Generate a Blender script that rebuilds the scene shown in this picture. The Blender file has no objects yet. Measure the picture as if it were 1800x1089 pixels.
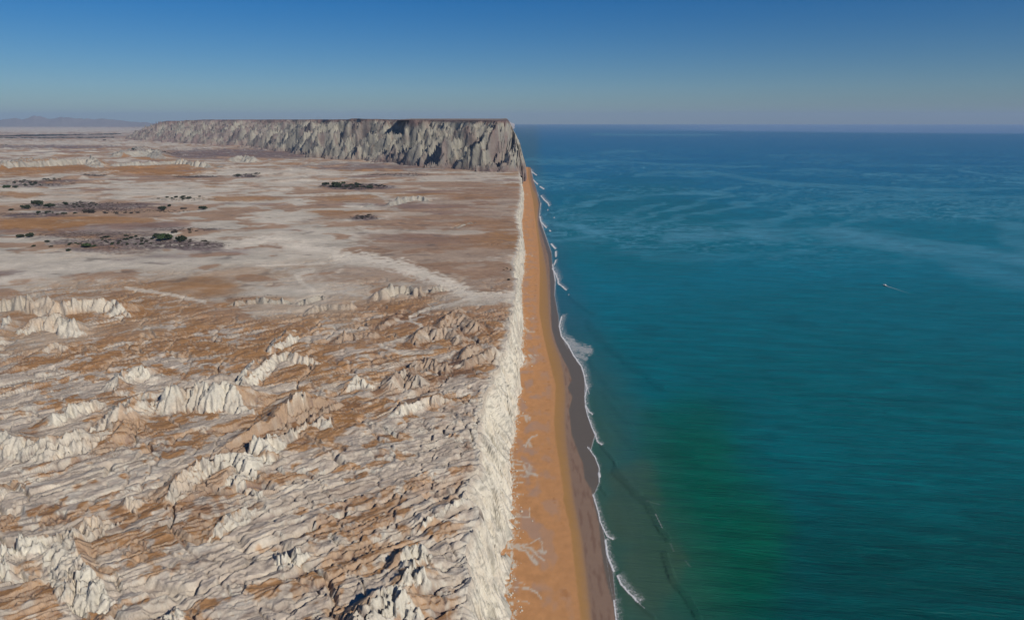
import bpy, math, random
import numpy as np
from mathutils import Vector

# ------------------------------------------------------------------ camera, light, sky
sc = bpy.context.scene
F = 1216.0                      # focal length in photograph pixels (1800 wide)
CAM_H = 300.0
HOR = 213.0                     # row of the true horizon
PITCH = math.atan((544.5 - HOR) / F)
YAW = math.atan(25.0 / F)
cam_d = bpy.data.cameras.new("camera")
cam_d.sensor_width = 36.0
cam_d.lens = 36.0 * F / 1800.0
cam_d.clip_start = 1.0
cam_d.clip_end = 400000.0
cam = bpy.data.objects.new("camera", cam_d)
sc.collection.objects.link(cam)
cam.location = (0, 0, CAM_H)
cam.rotation_euler = (math.radians(90) - PITCH, 0, YAW)
sc.camera = cam

SUN_AZ = (0.72, -0.694)         # horizontal direction towards the sun
SUN_EL = math.radians(34)
sun_d = bpy.data.lights.new("sun", 'SUN')
sun_d.energy = 4.3
sun_d.angle = math.radians(0.53)
sun_d.color = (1.0, 0.935, 0.83)
sun = bpy.data.objects.new("sun", sun_d)
sc.collection.objects.link(sun)
sd = Vector((SUN_AZ[0] * math.cos(SUN_EL), SUN_AZ[1] * math.cos(SUN_EL), math.sin(SUN_EL)))
sun.rotation_euler = sd.to_track_quat('Z', 'Y').to_euler()

world = bpy.data.worlds.new("World")
sc.world = world
world.use_nodes = True
wn, wl = world.node_tree.nodes, world.node_tree.links
sky = wn.new('ShaderNodeTexSky')
sky.sky_type = 'NISHITA'
sky.sun_disc = False
sky.sun_elevation = SUN_EL
sky.sun_rotation = math.atan2(SUN_AZ[0], SUN_AZ[1])
sky.altitude = 300
sky.air_density = 1.0
sky.dust_density = 0.2
sky.ozone_density = 5.0
hs = wn.new('ShaderNodeHueSaturation')
hs.inputs['Saturation'].default_value = 1.46
tn = wn.new('ShaderNodeMix'); tn.data_type = 'RGBA'; tn.blend_type = 'MULTIPLY'; tn.inputs['Factor'].default_value = 1
tn.inputs['B'].default_value = (0.62, 0.762, 0.95, 1)
wl.new(sky.outputs[0], hs.inputs['Color'])
wl.new(hs.outputs[0], tn.inputs['A'])
wl.new(tn.outputs['Result'], wn['Background'].inputs[0])
wn['Background'].inputs[1].default_value = 0.061

sc.view_settings.view_transform = 'Standard'
sc.view_settings.look = 'None'
sc.view_settings.gamma = 1.0
sc.view_settings.use_curve_mapping = False
sc.view_settings.exposure = 0.0
sc.cycles.volume_bounces = 0
sc.cycles.max_bounces = 4

random.seed(7)
RNG = np.random.RandomState(11)
f32 = np.float32

# ------------------------------------------------------------------ photograph <-> place
FW = Vector((-math.sin(YAW) * math.cos(PITCH), math.cos(YAW) * math.cos(PITCH), -math.sin(PITCH)))
RT = Vector((math.cos(YAW), math.sin(YAW), 0))
UP = RT.cross(FW)

def at(px, py, z=60.0):
    """ground point at height z that stands at photograph pixel (px, py)"""
    d = FW * F + RT * (px - 900) - UP * (py - 544.5)
    k = (z - CAM_H) / d.z
    return (d.x * k, d.y * k)

def plan(X, Y, z=60.0):
    dz = z - CAM_H
    zc = X * FW.x + Y * FW.y + dz * FW.z
    zc = np.maximum(zc, 1.0)
    px = 900 + F * (X * RT.x + Y * RT.y) / zc
    py = 544.5 - F * (X * UP.x + Y * UP.y + dz * UP.z) / zc
    return px, py

# ------------------------------------------------------------------ noise
_P = RNG.permutation(256).astype(np.int32)
_P2 = np.concatenate([_P, _P])
_ang = RNG.rand(256) * 2 * np.pi
_GX, _GY = np.cos(_ang).astype(f32), np.sin(_ang).astype(f32)
_H1, _H2 = RNG.rand(256).astype(f32), RNG.rand(256).astype(f32)

def gn(x, y, seed=0):
    x = x + seed * 37.17; y = y + seed * 17.93
    fx, fy = np.floor(x), np.floor(y)
    ix, iy = fx.astype(np.int32) & 255, fy.astype(np.int32) & 255
    x = (x - fx).astype(f32); y = (y - fy).astype(f32)
    u = x * x * x * (x * (x * 6 - 15) + 10); v = y * y * y * (y * (y * 6 - 15) + 10)
    def g(i, j, xx, yy):
        h = _P2[_P2[(ix + i) & 255] + ((iy + j) & 255)]
        return _GX[h] * xx + _GY[h] * yy
    a = g(0, 0, x, y); b = g(1, 0, x - 1, y); c = g(0, 1, x, y - 1); d = g(1, 1, x - 1, y - 1)
    ab = a + u * (b - a); cd = c + u * (d - c)
    return (ab + v * (cd - ab)) * 1.5

def fbm(x, y, octs=5, seed=0, gain=0.5):
    s = 0; a = 1.0; t = 0
    for k in range(octs):
        s = s + a * gn(x * (2.03 ** k), y * (2.03 ** k), seed + k * 3)
        t += a; a *= gain
    return s / t

def ridged(x, y, octs=4, seed=0, gain=0.5):
    s = 0; a = 1.0; t = 0
    for k in range(octs):
        s = s + a * (1 - np.abs(gn(x * (2.03 ** k), y * (2.03 ** k), seed + k * 3)) * 1.6)
        t += a; a *= gain
    return s / t

def ss(e0, e1, x):
    t = np.clip((x - e0) / (e1 - e0), 0, 1)
    return t * t * (3 - 2 * t)

def gullies(x, y, gx, gy, cell, octs=4, gain=0.55, seed=5):
    """branching gullies that run down the slope (gx, gy); returns height in units of cell"""
    out = np.zeros(x.shape, f32); a = 1.0; f = 1.0 / cell
    ax, ay = gx.copy(), gy.copy()
    for k in range(octs):
        m = np.sqrt(ax * ax + ay * ay) + 1e-5
        dx, dy = -ay / m, ax / m
        px, py = x * f, y * f
        fx, fy = np.floor(px), np.floor(py)
        ix, iy = fx.astype(np.int32), fy.astype(np.int32)
        rx, ry = (px - fx).astype(f32), (py - fy).astype(f32)
        va = np.zeros(x.shape, f32); vs = np.zeros(x.shape, f32); wt = np.zeros(x.shape, f32)
        for i in (-1, 0, 1):
            for j in (-1, 0, 1):
                h = _P2[_P2[(ix + i + seed * 7) & 255] + ((iy + j + k * 31) & 255)]
                qx = rx - i - _H1[h]; qy = ry - j - _H2[h]
                w = np.exp(-(qx * qx + qy * qy) * 2.2)
                ph = (qx * dx + qy * dy) * (2 * np.pi) + _H1[(h * 7) & 255] * 1.5
                va += w * np.cos(ph); vs -= w * np.sin(ph); wt += w
        va /= wt; vs /= wt
        amp = ss(0.05, 0.6, np.sqrt(gx * gx + gy * gy))
        out += a * (va * amp) / f / 1.0
        ax = ax + vs * dx * 0.8 * a * amp; ay = ay + vs * dy * 0.8 * a * amp
        a *= gain if k < 1 else gain; f *= 2.0
        a *= 1.0
    return out / cell

# ------------------------------------------------------------------ mesh building
def grid_mesh(name, V, colors=None, attrs=None, mask=None, smooth=True):
    """V: (rows, cols, 3)"""
    nr, nc = V.shape[:2]
    idx = np.arange(nr * nc).reshape(nr, nc)
    q = np.stack([idx[:-1, :-1], idx[:-1, 1:], idx[1:, 1:], idx[1:, :-1]], -1)
    if mask is not None:
        q = q[mask]
    q = q.reshape(-1, 4)
    verts = V.reshape(-1, 3)
    used = None
    if mask is not None:
        used = np.unique(q)
        remap = np.full(nr * nc, -1, np.int64); remap[used] = np.arange(len(used))
        q = remap[q]; verts = verts[used]
    me = bpy.data.meshes.new(name)
    me.vertices.add(len(verts)); me.vertices.foreach_set("co", verts.astype(f32).ravel())
    me.loops.add(q.size); me.loops.foreach_set("vertex_index", q.astype(np.int32).ravel())
    me.polygons.add(len(q))
    me.polygons.foreach_set("loop_start", np.arange(0, q.size, 4, dtype=np.int32))
    me.polygons.foreach_set("use_smooth", np.full(len(q), smooth, bool))
    me.update(calc_edges=True)
    def put(nm, arr, typ, fld):
        a = arr.reshape(nr * nc, -1)
        if used is not None: a = a[used]
        at_ = me.attributes.new(nm, typ, 'POINT')
        at_.data.foreach_set(fld, np.ascontiguousarray(a, dtype=f32).ravel())
    if colors is not None:
        c4 = np.ones((nr, nc, 4), f32); c4[..., :3] = np.clip(colors, 0.002, 1)
        put("tint", c4, 'FLOAT_COLOR', 'color')
    for k, a in (attrs or {}).items():
        put(k, a, 'FLOAT', 'value')
    return me

def link(name, me, mat=None, parent=None, **props):
    o = bpy.data.objects.new(name, me)
    sc.collection.objects.link(o)
    if mat is not None and me is not None and not me.materials: me.materials.append(mat)
    if parent is not None: o.parent = parent
    for k, v in props.items(): o[k] = v
    return o

# ------------------------------------------------------------------ materials
def nodemat(name):
    m = bpy.data.materials.new(name); m.use_nodes = True
    return m, m.node_tree.nodes, m.node_tree.links, m.node_tree.nodes['Principled BSDF']

def math_n(n, l, op, a, b=None, clamp=False):
    k = n.new('ShaderNodeMath'); k.operation = op; k.use_clamp = clamp
    for i, s in enumerate((a, b)):
        if s is None: continue
        if isinstance(s, (int, float)): k.inputs[i].default_value = s
        else: l.new(s, k.inputs[i])
    return k.outputs[0]

def tex_noise(n, l, vec, scale, detail=4, rough=0.55, dist=0.0):
    k = n.new('ShaderNodeTexNoise'); k.inputs['Scale'].default_value = scale
    k.inputs['Detail'].default_value = detail; k.inputs['Roughness'].default_value = rough
    k.inputs['Distortion'].default_value = dist
    l.new(vec, k.inputs['Vector'])
    return k.outputs['Fac']

def mapped(n, l, scale=(1, 1, 1), rot=0.0):
    g = n.new('ShaderNodeNewGeometry')
    m1 = n.new('ShaderNodeMapping'); m1.inputs['Rotation'].default_value = (0, 0, rot)
    m2 = n.new('ShaderNodeMapping'); m2.inputs['Scale'].default_value = scale
    l.new(g.outputs['Position'], m1.inputs['Vector']); l.new(m1.outputs[0], m2.inputs['Vector'])
    return m2.outputs[0]

def earth_material(name, grain=0.45, spread=0.28, bump=0.5, bump_dist=1.2, rough=0.95, streak=None, sscale=(1, 1, 1)):
    """vertex tint of the strata, broken up by grain, small stains and relief"""
    m, n, l, b = nodemat(name)
    a = n.new('ShaderNodeAttribute'); a.attribute_name = 'tint'
    p = mapped(n, l, sscale)
    n1 = tex_noise(n, l, p, grain, 5, 0.65)
    n2 = tex_noise(n, l, p, grain * 0.13, 5, 0.6)
    v = math_n(n, l, 'MULTIPLY_ADD', n1, spread * 1.6); n_ = v.node; n_.inputs[2].default_value = 1 - spread * 0.8
    v2 = math_n(n, l, 'MULTIPLY_ADD', n2, spread); v2.node.inputs[2].default_value = 1 - spread * 0.5
    vv = math_n(n, l, 'MULTIPLY', v, v2)
    if streak:
        ps = mapped(n, l, (streak[0], streak[1], streak[1]), streak[2])
        n3 = tex_noise(n, l, ps, 1.0, 4, 0.6)
        v3 = math_n(n, l, 'MULTIPLY_ADD', n3, streak[3] * 2); v3.node.inputs[2].default_value = 1 - streak[3]
        vv = math_n(n, l, 'MULTIPLY', vv, v3)
    mx = n.new('ShaderNodeVectorMath'); mx.operation = 'SCALE'
    l.new(a.outputs['Color'], mx.inputs[0]); l.new(vv, mx.inputs['Scale'])
    l.new(mx.outputs[0], b.inputs['Base Color'])
    b.inputs['Roughness'].default_value = rough
    b.inputs['Specular IOR Level'].default_value = 0.15
    bm = n.new('ShaderNodeBump'); bm.inputs['Strength'].default_value = bump; bm.inputs['Distance'].default_value = bump_dist
    l.new(n1, bm.inputs['Height']); l.new(bm.outputs[0], b.inputs['Normal'])
    return m

# ------------------------------------------------------------------ coast lines (photograph pixels -> place)
def curve(pts, z):
    w = np.array([at(px, py, z) for py, px in pts])
    o = np.argsort(w[:, 1]); return w[o, 1], w[o, 0]

TOP = curve([(1089, 804), (1030, 809), (998, 822), (959, 822), (940, 816), (920, 825), (900, 834), (879, 838), (846, 818),
             (824, 825), (804, 842), (772, 842), (742, 838), (705, 847), (672, 855), (650, 866), (628, 876), (610, 882),
             (590, 889), (561, 896), (545, 899), (525, 900), (512, 908), (495, 907), (470, 904), (462, 901), (437, 908), (425, 912),
             (410, 915), (395, 911), (375, 908), (360, 912), (345, 915), (330, 916), (310, 914), (300, 912)], 60)
FOOT = curve([(1083, 904), (1049, 897), (1016, 896), (995, 903), (959, 898), (944, 906), (910, 908), (870, 901), (840, 903),
              (815, 899), (780, 899), (765, 905), (750, 908), (715, 911), (700, 910), (687, 918), (675, 915), (655, 908),
              (640, 922), (628, 924), (620, 918), (590, 919), (575, 922), (560, 920), (545, 918), (515, 917), (500, 916),
              (480, 922), (465, 921), (447, 924), (430, 920), (410, 919), (385, 917), (370, 920), (345, 921), (330, 918),
              (310, 918), (300, 920)], 3)
G1 = curve([(1070, 1018), (1007, 1011), (934, 1003), (881, 990), (863, 990), (822, 984), (773, 976), (740, 974), (706, 976),
            (681, 977), (633, 965), (591, 955), (550, 948), (479, 949), (437, 947), (353, 937), (311, 928)], 1.5)
G2 = curve([(1070, 1037), (1007, 1030), (944, 1022), (881, 1009), (822, 1001), (773, 995), (740, 993), (723, 993), (698, 994), (681, 993),
            (653, 990), (628, 984), (612, 977), (591, 970), (564, 966), (527, 964), (493, 962), (465, 959), (444, 955),
            (419, 949), (394, 945), (377, 945), (360, 947), (342, 943), (332, 937), (311, 932), (291, 931)], 1.0)
WET = curve([(1087, 1081), (1060, 1078), (1028, 1068), (986, 1060), (955, 1056), (923, 1053), (881, 1043), (860, 1039),
             (839, 1027), (814, 1025), (797, 1017), (764, 1005), (720, 1000), (698, 1006), (681, 998), (667, 1005), (646, 998),
             (633, 991), (605, 978), (578, 970), (534, 968), (472, 966), (451, 964), (424, 956), (394, 947), (342, 945), (304, 934)], 0.4)
SHORE = curve([(1087, 1085), (1055, 1082), (1003, 1077), (973, 1068), (948, 1064), (914, 1055), (869, 1044), (847, 1053), (822, 1053),
               (806, 1047), (792, 1038), (764, 1046), (750, 1040), (731, 1033), (698, 1028), (674, 1029), (644, 1022), (626, 1009),
               (605, 998), (591, 987), (573, 983), (557, 982), (520, 975), (493, 976), (465, 971), (443, 969), (400, 954), (381, 948),
               (357, 950), (344, 946), (324, 938), (304, 935), (288, 931)], 0.0)
def ext(c, y_near_x=None):
    ys, xs = c
    return np.concatenate([[0], ys]), np.concatenate([[xs[0]], xs])
TOP, FOOT, G1, G2, WET, SHORE = [ext(c) for c in (TOP, FOOT, G1, G2, WET, SHORE)]
def ev(c, y): return np.interp(y, c[0], c[1])

def top_x(Y):
    x = ev(TOP, Y) + fbm(Y / 25.0, Y * 0 + 3.3, 4, 41) * (5.5 + Y * 0.002)
    x = np.where(Y > 3300, np.interp(Y, [3300, 3560, 3900, 5500, 9500, 12000, 80000], [ev(TOP, 3300.), ev(TOP, 3560.), -60, -110, -200, -1500, -30000]), x)
    return x
def foot_x(Y):
    return np.maximum(ev(FOOT, Y) + fbm(Y / 12.0, Y * 0 + 8.3, 4, 43) * (2.0 + Y * 0.001), ev(TOP, Y) + 9)

# ------------------------------------------------------------------ badlands and plain: rows in distance, columns fan out inland
def rows():
    y, out = 165.0, []
    while y < 72000:
        out.append(y)
        scr = (y * y + 240 ** 2) / (240 * 691.0)
        if y < 1500: d = min(0.62 * scr, 0.0036 * y)
        elif y < 3700: d = 0.0050 * y
        elif y < 6100: d = 0.0026 * y
        else: d = 0.014 * y
        y += max(d, 0.45)
    return np.array(out)
YR = rows()
NC = 640
w = np.linspace(0, 1, NC) ** 1.03
Tx = top_x(YR)
span = 0.86 * np.sqrt(YR ** 2 + 240 ** 2) + 20
span = np.maximum(span + Tx, 60)
X = (Tx[:, None] - w[None, :] * span[:, None]).astype(np.float64)
Y = np.repeat(YR[:, None], NC, 1)
PX, PY = plan(X, Y)
print('land grid', X.shape)

phi = math.radians(38)
S = X * math.cos(phi) + Y * math.sin(phi)
T = -X * math.sin(phi) + Y * math.cos(phi)
wx = fbm(X / 160, Y / 160, 3, 1) * 45
wy = fbm(X / 160, Y / 160, 3, 2) * 45
# how rough the ground is, from the place in the picture
near = ss(445, 610, PY + 130 * fbm(X / 200, Y / 200, 3, 8))
edge = ss(0, 30, Tx[:, None] - X)
rough = near * (0.55 + 0.45 * ss(-0.25, 0.3, fbm(X / 230, Y / 230, 2, 9)))
r1 = ridged((S + wx) / 150, (T + wy) / 52, 3, 21)
r2 = ridged((S + wx * .5 + 14 * r1) / 48, (T + wy * .5 - 16 * r1) / 19, 3, 27)
r3 = ridged((S + wx * .6) / 21, (T + wy * .6 - 6 * r2) / 11, 3, 29)
H = 52 + .42 * rough * (4.5 * ss(0.55, 0.98, r1) + 3.4 * ss(0.5, 0.95, r2) + 2.4 * ss(.45, .95, r3))
H += near * 3.0 * fbm(X / 300, Y / 300, 2, 31) * 2
# far plain: low swells, small scarps
far = 1 - near
H += far * (5 + 3.0 * fbm(X / 500, Y / 500, 4, 33) + 1.2 * fbm(X / 60, Y / 60, 4, 35))
H += far * ss(1500, 3500, Y) * 12 * ss(0.55, 0.95, ridged(X / 900, Y / 500, 5, 37)) * (1 - ss(-900, -300, X))

# ridges read off the photograph: (crest pixels, height, steep side width factor, gentle side width factor)
RIDGES = [
 ([(-40, 520), (10, 517), (42, 515), (72, 518), (100, 524), (130, 519), (160, 517), (205, 518), (220, 527)], 24, 1.2, 2.5),
 ([(40, 556), (83, 544), (110, 549), (139, 561)], 20, 1.7, 1.5),
 ([(236, 682), (261, 666), (283, 669), (305, 668), (339, 661), (375, 667), (400, 660), (425, 673)], 28, 0.9, 2.0),
 ([(167, 742), (182, 728), (200, 712), (222, 695), (240, 681)], 22, 1.2, 1.6),
 ([(205, 655), (222, 636), (239, 635), (266, 641)], 14, 1.2, 3.0),
 ([(80, 724), (111, 711), (144, 697), (176, 688)], 13, 1.2, 2.5),
 ([(70, 606), (97, 594), (120, 600)], 9, 1.5, 2.5),
 ([(425, 660), (440, 635), (456, 619), (478, 614), (505, 608), (519, 611), (555, 617)], 15, 1.1, 2.6),
 ([(478, 600), (492, 575), (505, 571), (519, 578)], 12, 1.2, 2.6),
 ([(405, 782), (430, 757), (450, 735), (480, 716), (500, 700), (528, 672), (545, 682), (562, 693)], 27, 1.1, 1.8),
 ([(412, 778), (445, 764), (480, 750), (533, 716), (575, 703), (606, 697)], 7, 3.0, 1.2),
 ([(542, 728), (565, 715), (583, 703), (600, 697)], 7, 1.6, 2.0),
 ([(690, 709), (705, 704), (728, 697), (755, 686), (780, 685)], 12, 1.0, 2.8),
 ([(655, 510), (686, 497), (716, 495), (747, 503)], 15, 2.0, 1.5),
 ([(757, 503), (769, 497), (783, 500)], 10, 2.0, 1.5),
 ([(770, 556), (786, 545), (803, 536), (820, 548), (845, 563)], 17, 1.8, 1.5),
 ([(728, 583), (740, 570), (750, 563), (770, 570), (789, 566), (817, 583)], 16, 1.4, 1.6),
 ([(810, 612), (830, 596), (848, 601), (861, 608)], 15, 1.8, 1.5),
 ([(789, 630), (820, 624), (850, 612), (880, 600)], 11, 1.3, 2.0),
 ([(719, 628), (745, 620), (764, 626), (788, 631)], 13, 1.5, 1.5),
 ([(608, 664), (626, 655), (645, 657)], 13, 1.2, 2.0),
 ([(680, 664), (697, 648), (714, 638), (727, 648), (745, 657)], 15, 1.3, 1.6),
 ([(540, 536), (560, 529), (589, 528), (628, 528)], 12, 1.6, 2.0),
 ([(525, 524), (548, 516), (564, 512)], 10, 2.0, 2.0),
 ([(400, 524), (425, 521), (450, 518), (480, 520), (508, 519)], 12, 1.4, 1.6),
 ([(585, 588), (605, 582), (640, 578), (667, 577)], 11, 1.4, 2.4),
 ([(664, 566), (684, 554), (702, 541)], 9, 1.8, 2.0),
 ([(296, 838), (316, 820), (332, 806), (348, 799), (378, 792), (406, 782), (425, 789), (447, 799)], 16, 1.0, 1.6),
 ([(215, 868), (230, 862), (248, 861)], 12, 2.0, 1.5),
 ([(113, 914), (135, 902), (160, 896), (182, 890)], 17, 1.8, 1.0),
 ([(116, 912), (126, 930), (135, 948), (143, 968), (150, 985), (187, 1009)], 17, 1.9, 0.9),
 ([(-20, 944), (8, 941), (45, 935), (82, 929)], 13, 1.6, 1.4),
 ([(3, 944), (10, 965), (18, 991)], 11, 1.6, 1.0),
 ([(367, 918), (385, 905), (410, 890), (437, 878)], 13, 1.2, 1.8),
 ([(-40, 745), (0, 748), (35, 757), (64, 759), (100, 755), (140, 745), (160, 738)], 19, 1.3, 2.0),
 ([(412, 825), (440, 838), (464, 853)], 9, 1.2, 2.0),
 ([(483, 962), (505, 955), (530, 952)], 13, 1.3, 1.5),
 ([(270, 1078), (290, 1066), (315, 1054)], 12, 1.2, 1.5),
 ([(610, 1068), (640, 1045), (665, 1025), (682, 1012), (700, 1006), (728, 1032)], 20, 1.3, 1.3),
 ([(702, 963), (712, 946), (728, 944), (750, 947)], 15, 1.1, 1.0),
 ([(706, 998), (716, 985), (727, 973), (753, 992)], 14, 1.3, 1.4),
 ([(735, 908), (765, 888), (795, 872), (820, 861)], 8, 1.0, 3.0),
 ([(30, 300 + 250), (0, 585), (-30, 592)], 12, 1.5, 2.0),
 ([(0, 282), (35, 276), (75, 272), (95, 274), (130, 276), (165, 275), (180, 280)], 44, 1.5, 2.5),
 ([(180, 284), (230, 283), (270, 281), (310, 279), (345, 283), (375, 286)], 30, 1.6, 1.8),
 ([(215, 264), (240, 259), (262, 253), (275, 260), (290, 266)], 50, 2.0, 2.5),
 ([(400, 274), (430, 271), (450, 275)], 38, 2.0, 2.0),
 ([(680, 352), (705, 345), (735, 340), (752, 344)], 17, 1.8, 2.0),
 ([(640, 360), (655, 355), (680, 355)], 9, 1.5, 2.0),
 ([(800, 396), (815, 390), (830, 387)], 7, 1.5, 2.0),
]
steep_mark = np.zeros(X.shape, f32)
dip_mark = np.zeros(X.shape, f32)
bend = fbm(X / 26, Y / 26, 4, 51)
bend2 = fbm(X / 9, Y / 9, 3, 53)
brown_mark = np.zeros(X.shape, f32)
for pts, hgt, ks, kg in RIDGES:
    brown = (pts[0][0] == 400 and pts[0][1] == 274) or (np.mean([q[0] for q in pts]) > 630 and 480 < np.mean([q[1] for q in pts]) < 672) or pts[0] in ((412, 778), (542, 728), (585, 588), (540, 536), (525, 524))
    hgt = hgt * (1 if pts[0][1] < 480 else .8) * (1 - .16 * (np.mean([q[1] for q in pts]) > 850))
    Wp = [at(px, py, 55 + hgt) for px, py in pts]
    Wp.sort(key=lambda q: q[0])
    P = np.array(Wp)
    R = hgt * max(ks, kg) * 1.4 + 12
    lo, hi = P.min(0) - R, P.max(0) + R
    r0, r1_ = np.searchsorted(YR, lo[1]), np.searchsorted(YR, hi[1])
    if r1_ <= r0: continue
    sub = (slice(r0, r1_), slice(None))
    m = (X[sub] > lo[0]) & (X[sub] < hi[0])
    c = np.where(m.any(0))[0]
    if not len(c): continue
    sub = (slice(r0, r1_), slice(c[0], c[-1] + 1))
    xs, ys = X[sub] + bend[sub] * hgt * 0.30, Y[sub] + bend[sub] * hgt * 0.22
    best = np.full(xs.shape, 1e9); side = np.zeros(xs.shape); par = np.zeros(xs.shape)
    L = 0; segL = np.sqrt(((P[1:] - P[:-1]) ** 2).sum(1)); tot = segL.sum()
    for a, b2, sl in zip(P[:-1], P[1:], segL):
        dx, dy = b2 - a
        t = np.clip(((xs - a[0]) * dx + (ys - a[1]) * dy) / (sl * sl), 0, 1)
        ex, ey = xs - a[0] - t * dx, ys - a[1] - t * dy
        dd = np.sqrt(ex * ex + ey * ey)
        cr = dx * (ys - a[1]) - dy * (xs - a[0])         # > 0: far side
        k = dd < best
        best[k] = dd[k]; side[k] = cr[k]; par[k] = ((L + t * sl) / tot)[k]
        L += sl
    endf = ss(0, 0.10, par) * ss(0, 0.10, 1 - par) * 0.55 + 0.45
    crest = hgt * endf * (0.85 + 0.32 * fbm(par * 9 + hgt, par * 0 + hgt * 3.1, 3, 55) + 0.10 * gn(par * tot / 9, par * 0 + hgt, 57)) 
    mix = ss(-hgt * .3, hgt * .3, side / (segL.mean() + 1))
    kk = ks + (kg - ks) * mix
    q = best / (hgt * kk)
    prof = np.where(side < 0, np.clip(1 - q, 0, 1) ** 0.95, np.clip(1 - q, 0, 1) ** 1.3)
    hr = 52 + crest * prof + bend2[sub] * 1.6 * prof
    hs_ = H[sub]
    up = hr > hs_ - 3
    H[sub] = np.where(prof > 0.01, np.maximum(hs_ * (1 - 0.75 * ss(0, .35, prof)) + 0.75 * ss(0, .35, prof) * 53, hr), hs_)
    sm = ss(0.0, 0.1, prof) * (side < 0) * (hr > 54.5)
    steep_mark[sub] = np.maximum(steep_mark[sub], sm)
    if brown: brown_mark[sub] = np.maximum(brown_mark[sub], ss(0.02, .2, prof))
    dip_mark[sub] = np.maximum(dip_mark[sub], ss(0.05, 0.3, prof) * (side >= 0))

def gradient(Hh):
    hj, hi_ = np.gradient(Hh); xj, xi = np.gradient(X); yj, yi = np.gradient(Y)
    det = xi * yj - xj * yi
    det = np.where(np.abs(det) < 1e-6, 1e-6, det)
    return ((hi_ * yj - hj * yi) / det).astype(f32), ((hj * xi - hi_ * xj) / det).astype(f32)

def blur(a, k=1):
    for _ in range(k):
        a = (np.roll(a, 1, 0) + a * 2 + np.roll(a, -1, 0)) / 4
        a = (np.roll(a, 1, 1) + a * 2 + np.roll(a, -1, 1)) / 4
    return a

# drainage carved into the flats: strike-parallel joints and winding channels
lin = np.abs(gn((S + wx * .3) / 190, (T + wy * .12) / 13, 61))
Hflat = 1 - ss(3, 10, H - 53)
linm = near * ss(0, 0.3, fbm(X / 110, Y / 110, 2, 62) + ss(650, 1000, PY) * .45)
H -= linm * 3.2 * (1 - ss(0, 0.10, lin))
H += linm * 1.6 * gn((S + wx * .3) / 150, (T + wy * .12) / 9, 68)
ch = np.abs(fbm((X + wx) / 120, (Y + wy) / 120, 4, 63))
H -= near * 4.0 * (1 - ss(0, 0.035, ch)) * (0.4 + 0.6 * Hflat)
ch2 = np.abs(fbm((X + wx) / 42, (Y + wy) / 42, 3, 65))
H -= near * 1.9 * (1 - ss(0, 0.06, ch2))
H -= near * 1.0 * (1 - ss(0.0, 0.07, np.abs(fbm((S + wx * .4) / 30, (T + wy * .4) / 11, 3, 67))))

gx, gy = gradient(blur(H, 3))
G = gullies(X, Y, gx, gy, 15.0, 4, 0.55) * .55 + gullies(X, Y, gx, gy, 6.5, 3, 0.55, 8) * .62 * (0.45 + .55 * steep_mark)
H += far * steep_mark * gullies(X, Y, gx, gy, 55.0, 4, 0.6, 6) * 55 * .5
H += G * 15.0 * 0.14 * (0.25 + .45 * near + .35 * near * ss(-.1, .25, fbm(X / 70, Y / 70, 3, 76)) + 1.3 * steep_mark)
H += near * (0.35 + 0.65 * ss(-.1, .25, fbm(X / 90, Y / 70, 3, 75))) * (fbm(X / 5, Y / 5, 3, 71) * 0.40 + ridged(X / 14, Y / 14, 3, 73) * .45 - .3)
H -= (1 - ss(0, 14, Tx[:, None] - X)) * 1.0 * (Y < 3300)
H = np.where(Y > 9000, H * 0.5 + 30, H)

# far slicks of ground stay below the mesa; land is slightly lower far off
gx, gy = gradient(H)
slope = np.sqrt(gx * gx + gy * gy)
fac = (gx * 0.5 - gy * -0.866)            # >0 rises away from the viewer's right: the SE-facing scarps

# ------------------------------------------------------------------ colours of the ground
CREAM = np.array([0.55, 0.51, 0.425]); PALE = np.array([0.50, 0.44, 0.355]); LAV = np.array([0.39, 0.325, 0.262])
TAN = np.array([0.33, 0.20, 0.12]); ORNG = np.array([0.33, 0.165, 0.06]); BROWN = np.array([0.155, 0.088, 0.058])
MAUVE = np.array([0.125, 0.088, 0.085]); DARKV = np.array([0.075, 0.062, 0.055])

def mixc(c, col, m):
    m = np.clip(m, 0, 1)[..., None]
    return c * (1 - m) + col * m

def blobs(lst, px, py, warp):
    out = np.zeros(px.shape, f32)
    for cx, cy, rx, ry, s in lst:
        d = ((px - cx) / rx) ** 2 + ((py - cy) / ry) ** 2
        out = np.maximum(out, s * (1 - ss(0.35, 1.45, d + warp)))
    return out

def strokes(lst, px, py, warp, width=1.0):
    """lst: (points, half width px, strength)"""
    out = np.zeros(px.shape, f32)
    for pts, hw, s in lst:
        hw = hw * width
        P = np.array(pts, float)
        lo, hi = P.min(0) - hw * 4 - 6, P.max(0) + hw * 4 + 6
        r = np.where(((py > lo[1]) & (py < hi[1]) & (px > lo[0]) & (px < hi[0])).any(1))[0]
        if not len(r): continue
        r0, r1_ = r[0], r[-1] + 1
        a, b_ = px[r0:r1_], py[r0:r1_] + warp[r0:r1_] * hw * 1.6
        best = np.full(a.shape, 1e9)
        for p, q in zip(P[:-1], P[1:]):
            dx, dy = q - p; L2 = dx * dx + dy * dy
            t = np.clip(((a - p[0]) * dx + (b_ - p[1]) * dy) / L2, 0, 1)
            best = np.minimum(best, np.hypot(a - p[0] - t * dx, b_ - p[1] - t * dy))
        out[r0:r1_] = np.maximum(out[r0:r1_], s * (1 - ss(hw * 0.5, hw * 1.5, best)))
    return out

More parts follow.
